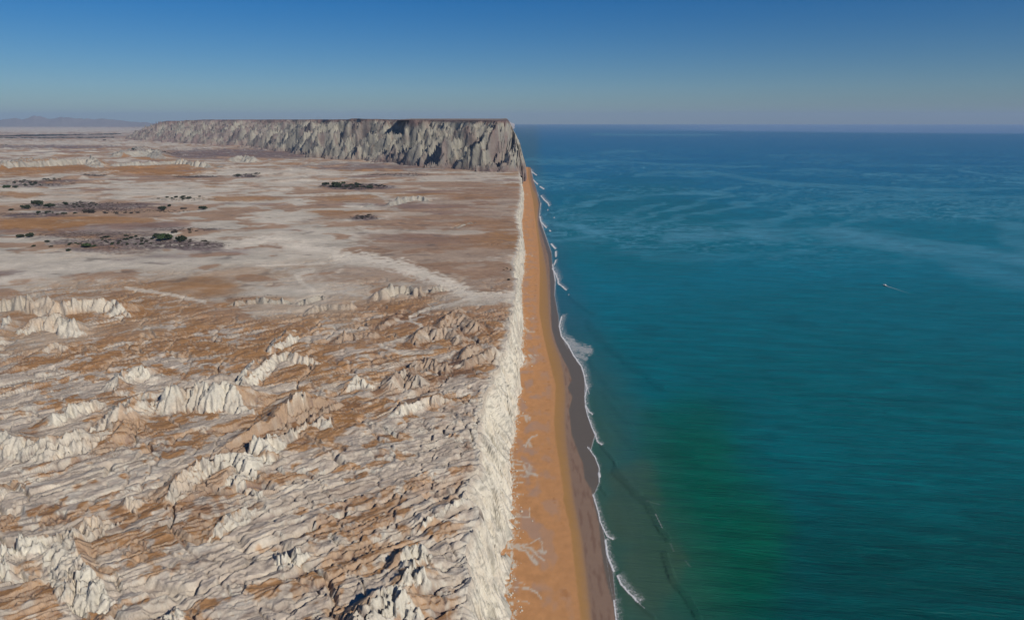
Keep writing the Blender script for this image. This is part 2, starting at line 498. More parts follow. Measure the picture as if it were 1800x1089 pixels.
n_big = fbm(X / 420, Y / 420, 5, 81)
n_mid = fbm((X + wx) / 90, (Y + wy) / 75, 6, 83)
n_str = fbm((S + wx * .5) / 72, (T + wy * .4) / 25, 6, 85)
n_fine = fbm(X / 14, Y / 14, 4, 87)
nf = fbm(X / 1300, Y / 700, 5, 89)
n_lay = fbm((X + wx) / 240, (Y + wy) / 160, 6, 88)
warp = n_mid * 1.8 + n_fine * .8 + n_lay

C = np.zeros(X.shape + (3,)) + PALE
# plain
tanm = ss(-0.09, 0.07, n_mid * .7 + nf * .7 + n_lay * .8)
C = mixc(C, TAN, tanm * 0.85)
C = mixc(C, ORNG * np.array([1, 1.03, 1.1]), ss(0.12, 0.34, fbm(X / 500, Y / 300, 5, 91)) * .8)
C = mixc(C, PALE * 1.1, ss(.08, .3, -n_lay) * .6 * far)
C = mixc(C, MAUVE * 1.5, ss(0.18, 0.45, fbm(X / 700, Y / 260, 5, 93)) * .6)
C = mixc(C, TAN * np.array([.88, .88, .92]), blobs([(790, 430, 140, 75, .65), (840, 370, 90, 60, .55), (870, 490, 70, 30, .75), (640, 480, 110, 14, .6)], PX, PY, warp))
C = mixc(C, PALE * 1.1, blobs([(100, 455, 170, 22, .95), (60, 345, 170, 16, .7), (320, 335, 160, 18, .85), (470, 415, 120, 12, .9), (520, 322, 90, 9, .8),
    (480, 302, 150, 8, .8), (790, 311, 110, 5, .7), (330, 348, 110, 10, .9), (520, 385, 110, 9, .6), (120, 490, 130, 14, .8), (560, 500, 70, 10, .6),
    (90, 252, 260, 5, .6), (60, 228, 260, 5, .8), (330, 262, 60, 5, .7), (520, 440, 90, 9, .7), (700, 375, 90, 4, .5), (760, 405, 130, 4, .6)], PX, PY, warp))
C = mixc(C, ORNG * 1.0, blobs([(60, 296, 140, 10, .95), (270, 300, 95, 8, .95), (330, 292, 60, 6, .8), (60, 393, 90, 11, .95), (190, 384, 80, 6, .85), (30, 341, 55, 5, .8),
    (430, 348, 70, 4, .8), (610, 347, 60, 6, .8), (300, 498, 140, 14, .5), (420, 480, 90, 12, .45)], PX, PY, warp))
C = mixc(C, MAUVE * 1.1, 1.15 * ss(-.55, .05, n_fine + n_mid * .6 + .12) * blobs([(230, 428, 150, 13, .75), (330, 430, 70, 9, .8), (170, 410, 110, 7, .6), (170, 362, 110, 9, .7), (60, 376, 80, 4, .8), (230, 357, 70, 3, .7),
    (60, 322, 60, 6, .7), (110, 318, 50, 4, .7), (620, 327, 66, 6, .85), (640, 381, 26, 5, .8), (345, 310, 40, 2.2, .7), (435, 309, 25, 2.5, .8),
    (330, 402, 60, 4, .6), (700, 307, 60, 3, .6), (430, 270, 190, 9, .8), (700, 292, 190, 7, .6), (100, 258, 120, 3, .7), (270, 272, 50, 2, .9), (165, 309, 20, 2, .7),
    (90, 240, 130, 4, .5)], PX, PY, warp))
wash = strokes([([(400, 428), (470, 420), (560, 436), (620, 448)], 7, .9), ([(590, 447), (640, 452), (700, 464), (760, 484), (800, 500), (835, 516)], 9, 1),
    ([(700, 462), (760, 482), (810, 502)], 9, .9),
    ([(835, 514), (880, 512), (912, 515)], 6, .9), ([(830, 520), (905, 524)], 4, .7), ([(830, 518), (800, 526), (750, 535), (720, 548), (722, 556), (742, 566), (725, 580), (690, 592), (667, 598), (700, 610), (760, 612)], 2.2, .85),
    ([(550, 470), (520, 478), (528, 488), (550, 505)], 4, .7), ([(450, 463), (620, 455)], 1.2, .8), ([(220, 500), (300, 512), (360, 525)], 2.5, .8),
    ([(640, 640), (680, 628), (730, 618)], 2, .6), ([(590, 665), (650, 660), (700, 672), (770, 690)], 3, .5), ([(0, 486), (80, 470), (210, 472)], 3, .6)], PX, PY, n_fine)
C = mixc(C, DARKV * 1.6, far * ss(.26, .46, fbm(X / 60, Y / 45, 5, 98) + .1 * n_lay) * .5)
C = mixc(C, PALE * 1.28, wash * ss(-.5, .1, n_fine + .25))
# badlands
B = np.zeros(X.shape + (3,)) + LAV * 1.08
B = mixc(B, PALE, ss(-0.1, 0.3, n_fine + n_str * .5))
sl = ss(0.38, 0.85, slope)
om = ss(-0.03, 0.13, n_str * 1.0 + n_mid * 0.5 + n_fine * .6 + 0.10 * ss(640, 520, PY) + .3 * blobs([(520, 740, 130, 45, 1), (300, 570, 260, 40, .8), (540, 600, 200, 60, .8), (700, 560, 180, 60, .5), (160, 620, 120, 30, .8)], PX, PY, warp) - .35 * blobs([(140, 680, 170, 40, 1), (520, 890, 140, 50, .8), (740, 760, 110, 60, .9), (120, 810, 200, 50, .6)], PX, PY, warp))
B = mixc(B, ORNG * .95, om * .92)
B = mixc(B, TAN, ss(0.0, 0.5, n_mid - n_str * .3) * .6 * ss(450, 700, PX))
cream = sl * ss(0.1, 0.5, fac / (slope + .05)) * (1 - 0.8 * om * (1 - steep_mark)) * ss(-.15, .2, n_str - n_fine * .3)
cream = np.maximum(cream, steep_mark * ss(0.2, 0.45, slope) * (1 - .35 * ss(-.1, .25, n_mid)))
n_s2 = fbm((S + wx * .3) / 34, (T + wy * .2) / 5.5, 4, 86)
B = B * (1 + .34 * n_s2[..., None])
B = mixc(B, CREAM * .95, ss(.18, .4, n_s2 + n_mid * .3) * .5 * (1 - om))
B = mixc(B, BROWN, ss(.2, .42, -n_s2 + n_fine * .3) * .38)
B = mixc(B, ORNG * .5 + BROWN * .5, brown_mark * ss(-.3, .1, n_fine + .1) * .9)
cream = cream * (1 - .72 * brown_mark)
B = mixc(B, ORNG * .95, dip_mark * (1 - brown_mark) * ss(-.25, .1, n_mid + n_fine * .4) * .7 * (1 - cream))
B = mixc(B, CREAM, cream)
ssh = ss(0.35, 0.7, slope) * (1 - cream)
B = mixc(B, PALE, ssh * .35)
dk = ss(0.12, 0.42, fbm(X / 150, Y / 120, 4, 95) + .30 * blobs([(800, 590, 110, 70, 1), (560, 1040, 130, 60, 1), (820, 900, 60, 50, .9), (440, 520, 60, 12, 1), (60, 560, 110, 16, .8)], PX, PY, warp) - .1)
B = mixc(B, BROWN, dk * (0.75 - .5 * cream) * ss(-.3, .2, n_fine + n_str))
rill = 1 - ss(0.0, 0.05, np.abs(fbm((S + wx * .4) / 30, (T + wy * .4) / 11, 3, 67)))
rill2 = 1 - ss(0.0, 0.06, np.abs(fbm(X / 13, Y / 13, 3, 69)))
B = mixc(B, MAUVE, (1 - ss(0, 0.035, ch2)) * .45 + (1 - ss(0, .06, lin)) * linm * .6)
B = mixc(B, MAUVE, np.maximum(rill * .5, rill2 * .28) * ss(-.3, .25, n_mid + n_str) * (1 - .7 * steep_mark))
B = mixc(B, PALE * 1.1, wash)
C = mixc(C, CREAM * np.array([.64, .65, .66]), far * np.maximum(steep_mark * ss(.12, .3, slope), ss(0.35, .6, slope)) * .9)
C = C * (1 - near[..., None]) + B * near[..., None]
C = mixc(C, CREAM, (1 - ss(1, 5 + 4 * (n_fine + .5), Tx[:, None] - X)) * (Y < 3500) * .7)
C = C * (1 + 0.16 * n_fine[..., None] + far[..., None] * .34 * fbm(X / 90, Y / 65, 6, 97)[..., None])

V = np.stack([X, Y, H], -1)
LAND = V
M_land = earth_material('badland_earth', 0.5, 0.42, 0.7, 1.1, streak=(0.02, 0.22, math.radians(-38), 0.10))
jr = int(np.searchsorted(YR, 1060))
link('badlands', grid_mesh('badlands', V[:jr + 1], C[:jr + 1]), M_land, kind='structure')
link('desert_plain', grid_mesh('desert_plain', V[jr:], C[jr:]), M_land, kind='structure')

# ------------------------------------------------------------------ sea cliff
jc = int(np.searchsorted(YR, 4300))
NCC = 84
Yc = np.repeat(YR[:jc, None], NCC, 1)
t = np.linspace(0, 1, NCC)[None, :]
x0 = Tx[:jc, None]; x1 = foot_x(YR[:jc])[:, None]
x0 = np.where(YR[:jc, None] > 3250, np.minimum(x0, x1 - 12), x0)
Xc = x0 + (x1 - x0) * t
zt = H[:jc, 0][:, None]
rib = fbm(Yc / 16 + t * 1.2, t * .8 + Yc * 0, 4, 101)
big = fbm(Yc / 75 + t * .4, t * 0.5 + Yc * 0, 3, 103)
prof = 1 - t ** (1.05 + 0.35 * big)
wv = np.sin(np.pi * t)
Zc = 1.2 + (zt - 1.2) * prof
Xc = Xc + wv * (rib * 8.0 + big * 13.0) * np.clip((x1 - x0) / 30, .3, 1.2)
Hs = Zc.copy()
gxc = np.full(Xc.shape, -1.6, f32); gyc = (rib * 0.8 + 0.55).astype(f32)
Gc = gullies(Xc, Yc - Zc * 0.35, gxc, gyc, 13.0, 5, 0.6, 9)
Zc = Zc + wv ** .6 * Gc * 13 * 0.46
ridg = ridged((Yc + Xc * 1.1 + Zc * .4) / 9.0, (Xc - Zc * .5) / 34.0, 4, 107)
Zc = Zc + wv ** .6 * (ridg - .6) * 6.5 + wv * big * 7
# the ravine that opens on the beach fan
rv = [at(838, 885, 58), at(862, 917, 42), at(880, 940, 22), at(897, 958, 4)]
dr = np.full(Xc.shape, 1e9)
for p, q in zip(rv[:-1], rv[1:]):
    dx, dy = q[0] - p[0], q[1] - p[1]; L2 = dx * dx + dy * dy
    tt = np.clip(((Xc - p[0]) * dx + (Yc - p[1]) * dy) / L2, 0, 1)
    dr = np.minimum(dr, np.hypot(Xc - p[0] - tt * dx, Yc - p[1] - tt * dy))
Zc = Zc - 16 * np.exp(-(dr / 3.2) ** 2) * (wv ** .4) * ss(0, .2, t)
Zc = np.maximum(Zc, 0.8)
Zc[:, 0] = H[:jc, 0]; Xc[:, 0] = X[:jc, 0]
Zc[:, -1] = 0.6
nb = fbm(Yc / 22, Zc / 12, 4, 111); nbf = fbm((Yc + Zc * .6) / 5, (Zc - Yc * .5) / 2.2, 4, 113)
Cc = np.zeros(Xc.shape + (3,)) + CREAM * 1.04
Cc = mixc(Cc, PALE, ss(-.1, .4, nb) * .65)
Cc = mixc(Cc, np.array([.24, .225, .19]), ss(.05, .40, nbf) * .75)
Cc = mixc(Cc, np.array([.20, .19, .165]), ss(.1, .35, fbm((Yc + Xc * .8) / 3.2, (Zc - Yc * .3) / 26, 4, 115)) * .6)
Cc = mixc(Cc, np.array([.30, .29, .25]), ss(.1, .4, fbm(Yc / 30, t * 3 + Yc * 0, 3, 117)) * ss(.45, .9, t) * .7)
Cc = mixc(Cc, LAV, (1 - ss(0, .16, t + nb * .1)) * .7)
Cc = mixc(Cc, DARKV, np.exp(-(dr / 2.0) ** 2) * .75)  # shadow in the ravine slot, painted dark into the cliff colour
M_cliff = earth_material('cliff_marl', 0.7, 0.26, 0.6, 0.9)
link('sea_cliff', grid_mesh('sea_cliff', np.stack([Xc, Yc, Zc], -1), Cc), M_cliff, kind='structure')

# ------------------------------------------------------------------ beach
Yb_ = YR[(YR < 4750)][::2]
NB = 110
Yb = np.repeat(Yb_[:, None], NB, 1)
fx = foot_x(Yb_)[:, None]
g1, g2, wt, sh = [ev(c, Yb_)[:, None] for c in (G1, G2, WET, SHORE)]
m_ = (Yb_ > 3300)[:, None]
g1 = np.maximum(g1, fx + 2); g2 = np.maximum(g2, g1 + 1.5); wt = np.maximum(wt, g2 + .5); sh = np.maximum(sh, wt + .6)
u = np.linspace(0, 1, NB)[None, :]
Xb = np.interp(u.ravel(), [0, .04, 1], [-9, 0, 1])[None, :] * 0 + (fx - 9 + (sh + 14 - fx + 9) * u)
wb = fbm(Xb / 9, Yb / 9, 4, 121); wb2 = fbm(Xb / 2.6, Yb / 4, 3, 123); wl2 = fbm(Xb / 30, Yb / 40, 3, 125)
Zb = np.zeros(Xb.shape)
for j in range(len(Yb_)):
    Zb[j] = np.interp(Xb[j], [fx[j, 0] - 9, fx[j, 0], g1[j, 0], g2[j, 0], wt[j, 0], sh[j, 0], sh[j, 0] + 14], [4.2, 3.6, 3.1, 1.3, 0.45, 0.03, -1.4])
Zb += (wb * .18 + wb2 * .07) * (Xb < g1)
SAND = np.array([.46, .232, .10]); GOLD = np.array([.32, .175, .065]); WSAND = np.array([.225, .15, .11]); DSAND = np.array([.125, .105, .085]); PINK = np.array([.37, .235, .165])
Cb = np.zeros(Xb.shape + (3,)) + SAND
Cb = Cb * (1 + wb[..., None] * .22 + wb2[..., None] * .1)
pbx, pby = plan(Xb, Yb, 3.0)
Cb = mixc(Cb, PINK, ss(.02, .34, fbm(Xb / 16, Yb / 30, 3, 127) + .08) * ss(0, 6, Xb - fx) * ss(2, 8, g1 - Xb) * .9 * ss(250, 500, pby))
Cb = mixc(Cb, SAND * 1.08, ss(.42, .5, (Xb - fx) / (g1 - fx) + wb * .14) * .35)
Cb = mixc(Cb, SAND * np.array([.78, .7, .6]), ss(.22, .34, wb) * np.exp(-((Xb - g1 + 8) / 3.5) ** 2) * .7)
Cb = mixc(Cb, GOLD, ss(-0.9, 0.9, Xb - g1 + wb * .9))
Cb = mixc(Cb, GOLD * .5 + WSAND * .5, ss(0.1, 1.1, (Xb - g1) / (g2 - g1 + .1) + wb * .2) * .8)
Cb = mixc(Cb, WSAND, ss(-2.2, 2.0, Xb - g2 + wb * .6))
Cb = mixc(Cb, WSAND * np.array([.75, .68, .68]), ss(.0, .4, fbm(Xb / 3.5, Yb / 22, 3, 129)) * ss(0, 2, Xb - g2) * .8)
Cb = mixc(Cb, DSAND, ss(-.4, .4, Xb - wt + wb * .3))
# outwash fans of white clay at the cliff foot
fans = strokes([([(905, 648 - 8), (920, 628), (935, 626)], 2.6, 1), ([(935, 626), (950, 623)], .9, .8), ([(915, 575), (932, 583)], 2, .9), ([(925, 583), (940, 583)], .9, .8), ([(925, 560), (938, 560)], 1, .8),
    ([(915, 730), (928, 731), (932, 736)], 1.4, .9), ([(922, 731), (926, 740)], 2, .9), ([(898, 785), (918, 784), (924, 782)], 1.2, .95), ([(924, 787), (928, 775), (935, 769), (945, 766)], 2.0, .9),
    ([(898, 808), (920, 812), (931, 816), (929, 824)], 1.3, .9), ([(900, 816), (918, 818)], 1.2, .9), ([(920, 818), (926, 830), (944, 837)], 2.4, .95), ([(902, 826), (920, 828)], 1.6, 1), ([(903, 837), (925, 836)], 1.5, .95),
    ([(903, 849), (922, 849)], 1.5, .95), ([(900, 868), (920, 870)], 1.2, .9), ([(905, 897), (930, 897)], 1.0, .8), ([(905, 909), (932, 909)], 1.2, .8), ([(931, 892), (931, 910)], 1.4, .9), ([(904, 905), (925, 910)], 2.2, .6),
    ([(897, 958), (925, 970), (943, 992)], 2.8, .95), ([(900, 958), (930, 962), (956, 986)], 2.6, .9), ([(905, 960), (932, 955), (948, 946), (953, 955), (954, 968)], 1.3, .9), ([(947, 966), (958, 971)], 4.4, .95), ([(936, 980), (943, 990)], 4.2, .95), ([(925, 962), (940, 972)], 6.5, .42), ([(928, 832), (934, 820)], 5, .5), ([(928, 778), (933, 784)], 4.5, .8), ([(930, 737), (926, 733)], 4, .7), ([(925, 640), (938, 633)], 5, .45), ([(920, 962), (940, 968), (950, 980)], 3.2, .5),
    ([(898, 1031), (930, 1035), (944, 1041), (951, 1051)], 1.9, .95), ([(912, 1024), (922, 1028)], 1.2, .6), ([(898, 1056), (925, 1058), (930, 1062)], 1.4, .8),
    ([(925, 448), (936, 449)], 1.0, .9), ([(918, 341), (928, 342)], 1.0, .5)], pbx, pby + wb2 * 1.5, wb * 1.5, .72)
fans *= ss(-.45, .25, wb2 + .12 + fans * .2 + wb * .5)
Cb = mixc(Cb, np.array([.50, .44, .36]), fans * .95)
crumb = (1 - ss(.3, 3.0, Xb - fx)) * ss(.0, .3, wb2)
Cb = mixc(Cb, CREAM, crumb)
gloss = ss(-.5, 1.0, Xb - wt)
M_sand = earth_material('beach_sand', 1.3, 0.14, 0.35, 0.35)
n_, l_ = M_sand.node_tree.nodes, M_sand.node_tree.links
ga = n_.new('ShaderNodeAttribute'); ga.attribute_name = 'wet'
bs = n_['Principled BSDF']
l_.new(math_n(n_, l_, 'MULTIPLY_ADD', ga.outputs['Fac'], -0.45), bs.inputs['Roughness']); bs.inputs['Roughness'].links[0].from_node.inputs[2].default_value = .95
l_.new(math_n(n_, l_, 'MULTIPLY_ADD', ga.outputs['Fac'], 0.10), bs.inputs['Specular IOR Level']); bs.inputs['Specular IOR Level'].links[0].from_node.inputs[2].default_value = .15
link('beach', grid_mesh('beach', np.stack([Xb, Yb, Zb], -1), Cb, {'wet': gloss}), M_sand, kind='structure')

# ------------------------------------------------------------------ sea
def srows():
    y, out = 165.0, []
    while y < 70500:
        out.append(y)
        scr = (y * y + 300 ** 2) / (300 * 691.0)
        y += max(min(1.0 * scr, .010 * y), .8)
    out.append(70500); return np.array(out)
YS = srows(); NS = 520
shx = np.where(YS < 3500, ev(SHORE, YS), np.interp(YS, [3500, 4300, 5500, 8000, 10500, 14000, 80000], [ev(SHORE, 3500.), 10, -10, -60, -95, -1500, -25000]))
ws = np.concatenate([np.linspace(0, .12, 130)[:-1], np.linspace(.12, 1, NS - 129) ** 1.0])
spanS = 0.98 * np.sqrt(YS ** 2 + 300 ** 2) + 40
Xs = (shx - 2.5)[:, None] + ws[None, :] * spanS[:, None]
Ys = np.repeat(YS[:, None], NS, 1)
psx, psy = plan(Xs, Ys, 0.0)
D = Xs - shx[:, None]
print('sea grid', Xs.shape)
nS = fbm(Xs / 60, Ys / 60, 4, 141); nS2 = fbm(Xs / 300, Ys / 200, 5, 143); nS3 = fbm(Xs / 18, Ys / 18, 4, 147)
SW = [([(1000, 519), (1011, 530), (1027, 541), (1045, 552)], 1.6, 1), ([(1034, 565), (1045, 583), (1064, 603), (1092, 628), (1130, 655), (1165, 681)], 3.2, .9),
      ([(1081, 827), (1098, 845), (1114, 862), (1136, 882), (1148, 904), (1163, 931), (1174, 945)], 3.6, 1.15), ([(1168, 975), (1180, 1013), (1198, 1037), (1220, 1067), (1232, 1095)], 3.6, 1.1),
      ([(1057, 781), (1067, 795), (1080, 809), (1086, 830), (1100, 843)], 1.6, .9), ([(1053, 847), (1058, 858), (1066, 869)], 1.4, .8), ([(1121, 1058), (1135, 1071), (1150, 1084)], 1.8, .9),
      ([(1075, 745), (1095, 768), (1120, 790)], 2.5, .5), ([(1040, 640), (1060, 668), (1085, 700)], 2.5, .45), ([(1060, 690), (1085, 722), (1110, 745)], 2.5, .5), ([(970, 440), (990, 462), (1015, 485)], 1.5, .4),
      ([(1180, 800), (1230, 850), (1290, 895)], 6, .25), ([(1150, 730), (1210, 785), (1280, 830)], 6, .25)]
swl = strokes([(q, h * 1.6, s) for q, h, s in SW], psx, psy, nS3 * .8)
# dark face in front (towards the shore), lit back behind: a travelling swell, so displace it
Zs = swl * 0.35
th = math.radians(-9)
ca, sa = math.cos(th), math.sin(th)
A_ = Xs * ca + Ys * sa; Bv = -Xs * sa + Ys * ca
wfade = ss(0, 60, D) * np.exp(-Ys / 2600)
Zs += wfade * (1 - .9 * ss(0, 1, (200 - D) / 140)) * (0.55 * gn(A_ / 95 + nS, Bv / 15 + nS * .8, 151) + .28 * gn(A_ / 45, Bv / 7, 153))
Zs = np.where(D < 3, np.minimum(Zs, .02) + .02, Zs)
def srgb(r, g, b):
    c = np.array([r, g, b]) / 255.0
    return np.where(c < .04045, c / 12.92, ((c + .055) / 1.055) ** 2.4)
K = 1.32
TURB = srgb(50, 74, 62) * K * 1.1; GREEN = srgb(0, 76, 54) * K; TEAL = srgb(0, 82, 88) * K; BLUE = srgb(0, 94, 110) * K; FARB = srgb(0, 86, 120) * K; GREYB = srgb(36, 78, 92) * K; SLICK = srgb(70, 125, 145) * K; DGRN = srgb(0, 60, 58) * K
Cs = np.zeros(Xs.shape + (3,)) + BLUE
Cs = mixc(Cs, FARB, ss(420, 260, psy))
Cs = mixc(Cs, TEAL, ss(480, 720, psy + nS2 * 80))
Cs = mixc(Cs, DGRN, ss(760, 980, psy + nS2 * 60) * .8)
Cs = mixc(Cs, srgb(0, 84, 92) * K, blobs([(1120, 400, 170, 90, .5), (1500, 560, 420, 70, .5)], psx, psy, nS2))
Cs = mixc(Cs, GREEN, .6 * blobs([(1225, 940, 140, 230, .8)], psx, psy, nS2))
Cs = mixc(Cs, GREEN, blobs([(1215, 850, 90, 110, .5), (1255, 1000, 140, 140, .5), (1190, 780, 80, 80, .35)], psx, psy, nS2 + nS * .6))
# turbid belt inside the swell line
tb_r = np.interp(psy, [280, 330, 430, 500, 560, 640, 700, 780, 850, 900, 945, 1000, 1089], [948, 960, 985, 1008, 1035, 1068, 1098, 1125, 1140, 1160, 1185, 1200, 1235])
tb = 1 - ss(-1.1, .9, (psx - tb_r) / np.maximum((tb_r - 925) * .55, 6) + nS * .25)
Cs = mixc(Cs, TURB[None, None] * (ss(500, 760, psy)[..., None]) + GREYB * (1 - ss(500, 760, psy)[..., None]), tb * .92)
Cs = mixc(Cs, srgb(62, 74, 58) * K, blobs([(1115, 890, 50, 80, .35), (1145, 990, 55, 90, .35)], psx, psy, nS) )
SL = [([(985, 372), (1011, 363), (1067, 351), (1139, 344), (1206, 341), (1261, 340), (1303, 330)], 2.2, .75), ([(1070, 398), (1078, 388), (1108, 374), (1164, 358)], 2.4, .5),
  ([(1095, 400), (1117, 386), (1178, 369), (1247, 352), (1280, 341)], 2.2, .6), ([(1110, 412), (1150, 394), (1233, 374), (1317, 358), (1358, 348)], 3, .6), ([(983, 324), (1025, 317)], 1.5, .5),
  ([(994, 309), (1039, 299), (1067, 290)], 2, .55), ([(1033, 284), (1111, 285), (1178, 289), (1233, 290), (1289, 294), (1333, 291)], 1.2, .6), ([(1117, 308), (1178, 301), (1247, 302), (1289, 310), (1344, 319), (1400, 324), (1439, 327), (1522, 330), (1633, 335), (1800, 331)], 2.2, .65),
  ([(1300, 362), (1356, 348), (1400, 340)], 2.2, .6), ([(1350, 388), (1383, 374), (1439, 358), (1522, 351), (1606, 349), (1800, 347)], 2.5, .65), ([(1200, 420), (1290, 402), (1356, 390), (1420, 368)], 5, .5),
  ([(1433, 410), (1478, 394), (1550, 377), (1605, 371)], 3, .6), ([(1180, 418), (1300, 408), (1430, 410), (1550, 422), (1661, 438), (1830, 457)], 9, .75), ([(1600, 440), (1700, 465), (1830, 490)], 14, .4),
  ([(1683, 299), (1744, 308), (1820, 314)], 1.2, .6), ([(1369, 299), (1494, 299)], 1.5, .5), ([(1039, 236), (1136, 237), (1261, 237)], 1.2, .6), ([(1420, 274), (1540, 272)], 1, .3), ([(1500, 290), (1650, 291), (1800, 292)], 1.2, .35),
  ([(1780, 400), (1830, 415)], 20, .6), ([(1130, 450), (1250, 455), (1400, 440)], 5, .3), ([(1000, 345), (1010, 380), (1040, 400)], 4, .3), ([(1060, 270), (1090, 266), (1130, 265)], 2, .5), ([(930, 280), (960, 282), (1020, 283)], 2.5, .6),
  ([(1480, 345), (1560, 340), (1700, 342)], 2, .5)]
slk = strokes(SL, psx + 25 * nS2, psy, nS2 * 1.2 + nS * .3, 1.45) * 1.05 * (0.72 + .5 * fbm(Xs / 130, Ys / 500, 4, 161))
qx_ = Xs / 2200 + Ys / 2600 + nS2 * .9; qy_ = Ys / 700 - Xs / 2600 + nS2 * 1.3
fil = np.zeros(Xs.shape)
for k_, (f_, a_) in enumerate(((1.0, 1.0), (2.3, .75), (4.7, .5))):
    fil = np.maximum(fil, a_ * np.clip(1 - np.abs(gn(qx_ * f_ * .8, qy_ * f_ * 1.6, 170 + k_)) * 5.5, 0, 1) ** 1.5)
fil *= ss(-.35, .2, fbm(Xs / 900, Ys / 700, 3, 175))
swirl = fil * ss(500, 400, psy) * ss(240, 300, psy) * .9
slk = np.maximum(slk, swirl)
Cs = mixc(Cs, SLICK, slk * .95)
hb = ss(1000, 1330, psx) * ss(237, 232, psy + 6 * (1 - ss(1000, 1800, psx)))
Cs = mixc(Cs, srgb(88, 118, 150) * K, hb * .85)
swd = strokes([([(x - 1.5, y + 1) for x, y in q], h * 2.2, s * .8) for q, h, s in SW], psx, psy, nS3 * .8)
Cs = mixc(Cs, Cs * .6, swd * .38)  # shade on the shoreward face of each swell, painted into the water colour
# ripples of wind on the surface: their light and shade painted into the water colour
cl = np.exp(-Ys / 5000)
rp = (fbm(A_ / 70 + nS * .6, Bv / 16 + nS2 * 2, 3, 165) + .8 * fbm(A_ / 20 + nS * .6, Bv / 6.5, 2, 166) * .6 * np.exp(-Ys / 1500)) * (.8 + .5 * cl)
Cs = Cs * (1 + .30 * rp[..., None] * (ss(0, 80, D) * (1 - .92 * tb))[..., None])
shp = fbm(D / 9 + nS * .8, Ys / 70, 4, 167)
Cs = Cs * (1 + .16 * shp[..., None] * tb[..., None])
rough_a = np.clip(.34 + slk * .2, .1, .8)
m, n, l, b = nodemat('sea_water')
a = n.new('ShaderNodeAttribute'); a.attribute_name = 'tint'
l.new(a.outputs['Color'], b.inputs['Base Color'])
ra = n.new('ShaderNodeAttribute'); ra.attribute_name = 'film'
l.new(ra.outputs['Fac'], b.inputs['Roughness'])
b.inputs['IOR'].default_value = 1.33
b.inputs['Specular IOR Level'].default_value = 0.13
pw = mapped(n, l, (0.05, 0.35, 1), math.radians(8))
w1 = tex_noise(n, l, pw, 1.0, 5, 0.6, .4)
pw2 = mapped(n, l, (0.012, 0.075, 1), math.radians(10))
w2 = tex_noise(n, l, pw2, 1.0, 4, 0.6, .3)
sm_ = math_n(n, l, 'MULTIPLY_ADD', w2, 2.5); l.new(w1, sm_.node.inputs[2])
bm = n.new('ShaderNodeBump'); bm.inputs['Distance'].default_value = 1.6
ca_ = n.new('ShaderNodeAttribute'); ca_.attribute_name = 'chop'
l.new(math_n(n, l, 'MULTIPLY', ca_.outputs['Fac'], .9), bm.inputs['Strength'])
l.new(sm_, bm.inputs['Height']); l.new(bm.outputs[0], b.inputs['Normal'])
M_sea = m
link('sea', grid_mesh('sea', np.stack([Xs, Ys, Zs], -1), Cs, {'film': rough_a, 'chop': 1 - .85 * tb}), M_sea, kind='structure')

# ------------------------------------------------------------------ surf foam
FM = [([(934, 286), (943, 288)], .8, .9, 2), ([(935, 302), (943, 308)], .8, 1, 2), ([(936, 315), (945, 324)], .9, 1, 2), ([(949, 328), (956, 332)], 1, 1, 2), ([(951, 344), (956, 351), (963, 357), (965, 362)], 1, 1, 5),
  ([(963, 368), (963, 370)], .8, .8, 1), ([(949, 381), (951, 390), (960, 400)], 1.1, 1, 4), ([(966, 405), (968, 406)], 1, 1, 1), ([(974, 382), (974, 383)], .7, 1, 1), ([(969, 429), (976, 437)], 1.4, 1, 3),
  ([(977, 443), (977, 450)], 1.8, .9, 3), ([(977, 457), (974, 465)], 1.2, .9, 5), ([(971, 472), (977, 482), (981, 493)], 1.2, .95, 9), ([(981, 493), (981, 498), (995, 509)], 1.3, 1, 5), ([(1000, 517), (1000, 519)], .6, 1, 0),
  ([(969, 529), (972, 535)], 1, .7, 3), ([(987, 557), (983, 573), (987, 591), (998, 605), (1009, 626), (1022, 644), (1027, 660), (1029, 674), (1032, 681)], 1.3, 1, 10), ([(1000, 600), (1016, 612), (1034, 616)], 9, .62, 0), ([(1012, 624), (1030, 630)], 4, .6, 0), ([(995, 590), (1008, 597)], 4, .4, 0),
  ([(1032, 681), (1028, 698), (1029, 715), (1033, 731), (1040, 750)], .9, 1, 7), ([(1032, 681), (1036, 692)], .7, .8, 0), ([(1029, 712), (1034, 722), (1041, 728)], 1.4, .9, 4), ([(1040, 750), (1047, 764)], .9, 1, 6), ([(1047, 766), (1050, 776), (1057, 781)], 1.4, 1, 6),
  ([(1013, 697), (1026, 707)], .5, .5, 0), ([(1015, 774), (1027, 779)], .5, .5, 0), ([(1027, 779), (1038, 792), (1047, 806), (1053, 822)], .9, 1, 3), ([(1053, 832), (1054, 837)], 2.4, 1, 0), ([(1042, 869), (1047, 885), (1052, 901), (1054, 914)], 1.3, .95, 7),
  ([(1054, 914), (1060, 928), (1067, 941), (1077, 948)], 1.3, 1, 8), ([(1064, 948), (1067, 973), (1073, 990), (1079, 1003)], 2.0, 1, 9), ([(1085, 1012), (1091, 1025), (1106, 1042), (1121, 1058)], 1.6, 1, 13), ([(1066, 980), (1071, 1015), (1079, 1055)], .6, .6, 0),
  ([(1079, 1055), (1081, 1075), (1083, 1092)], 1.6, .95, 12), ([(1121, 1058), (1133, 1069)], .7, .7, 0), ([(1152, 904), (1164, 928)], .8, .5, 2), ([(1060, 950), (1056, 944)], .6, .6, 0), ([(1136, 880), (1160, 886)], 1.2, .25, 0), ([(1178, 955), (1184, 968)], 1.2, .25, 3), ([(1205, 985), (1214, 996)], 1.5, .25, 0)]
NYF = YR[(YR > 190) & (YR < 4600)][::1]
shl = [(float(px_), float(py_)) for px_, py_ in zip(*plan(SHORE[1][1:], SHORE[0][1:], 0.0))]
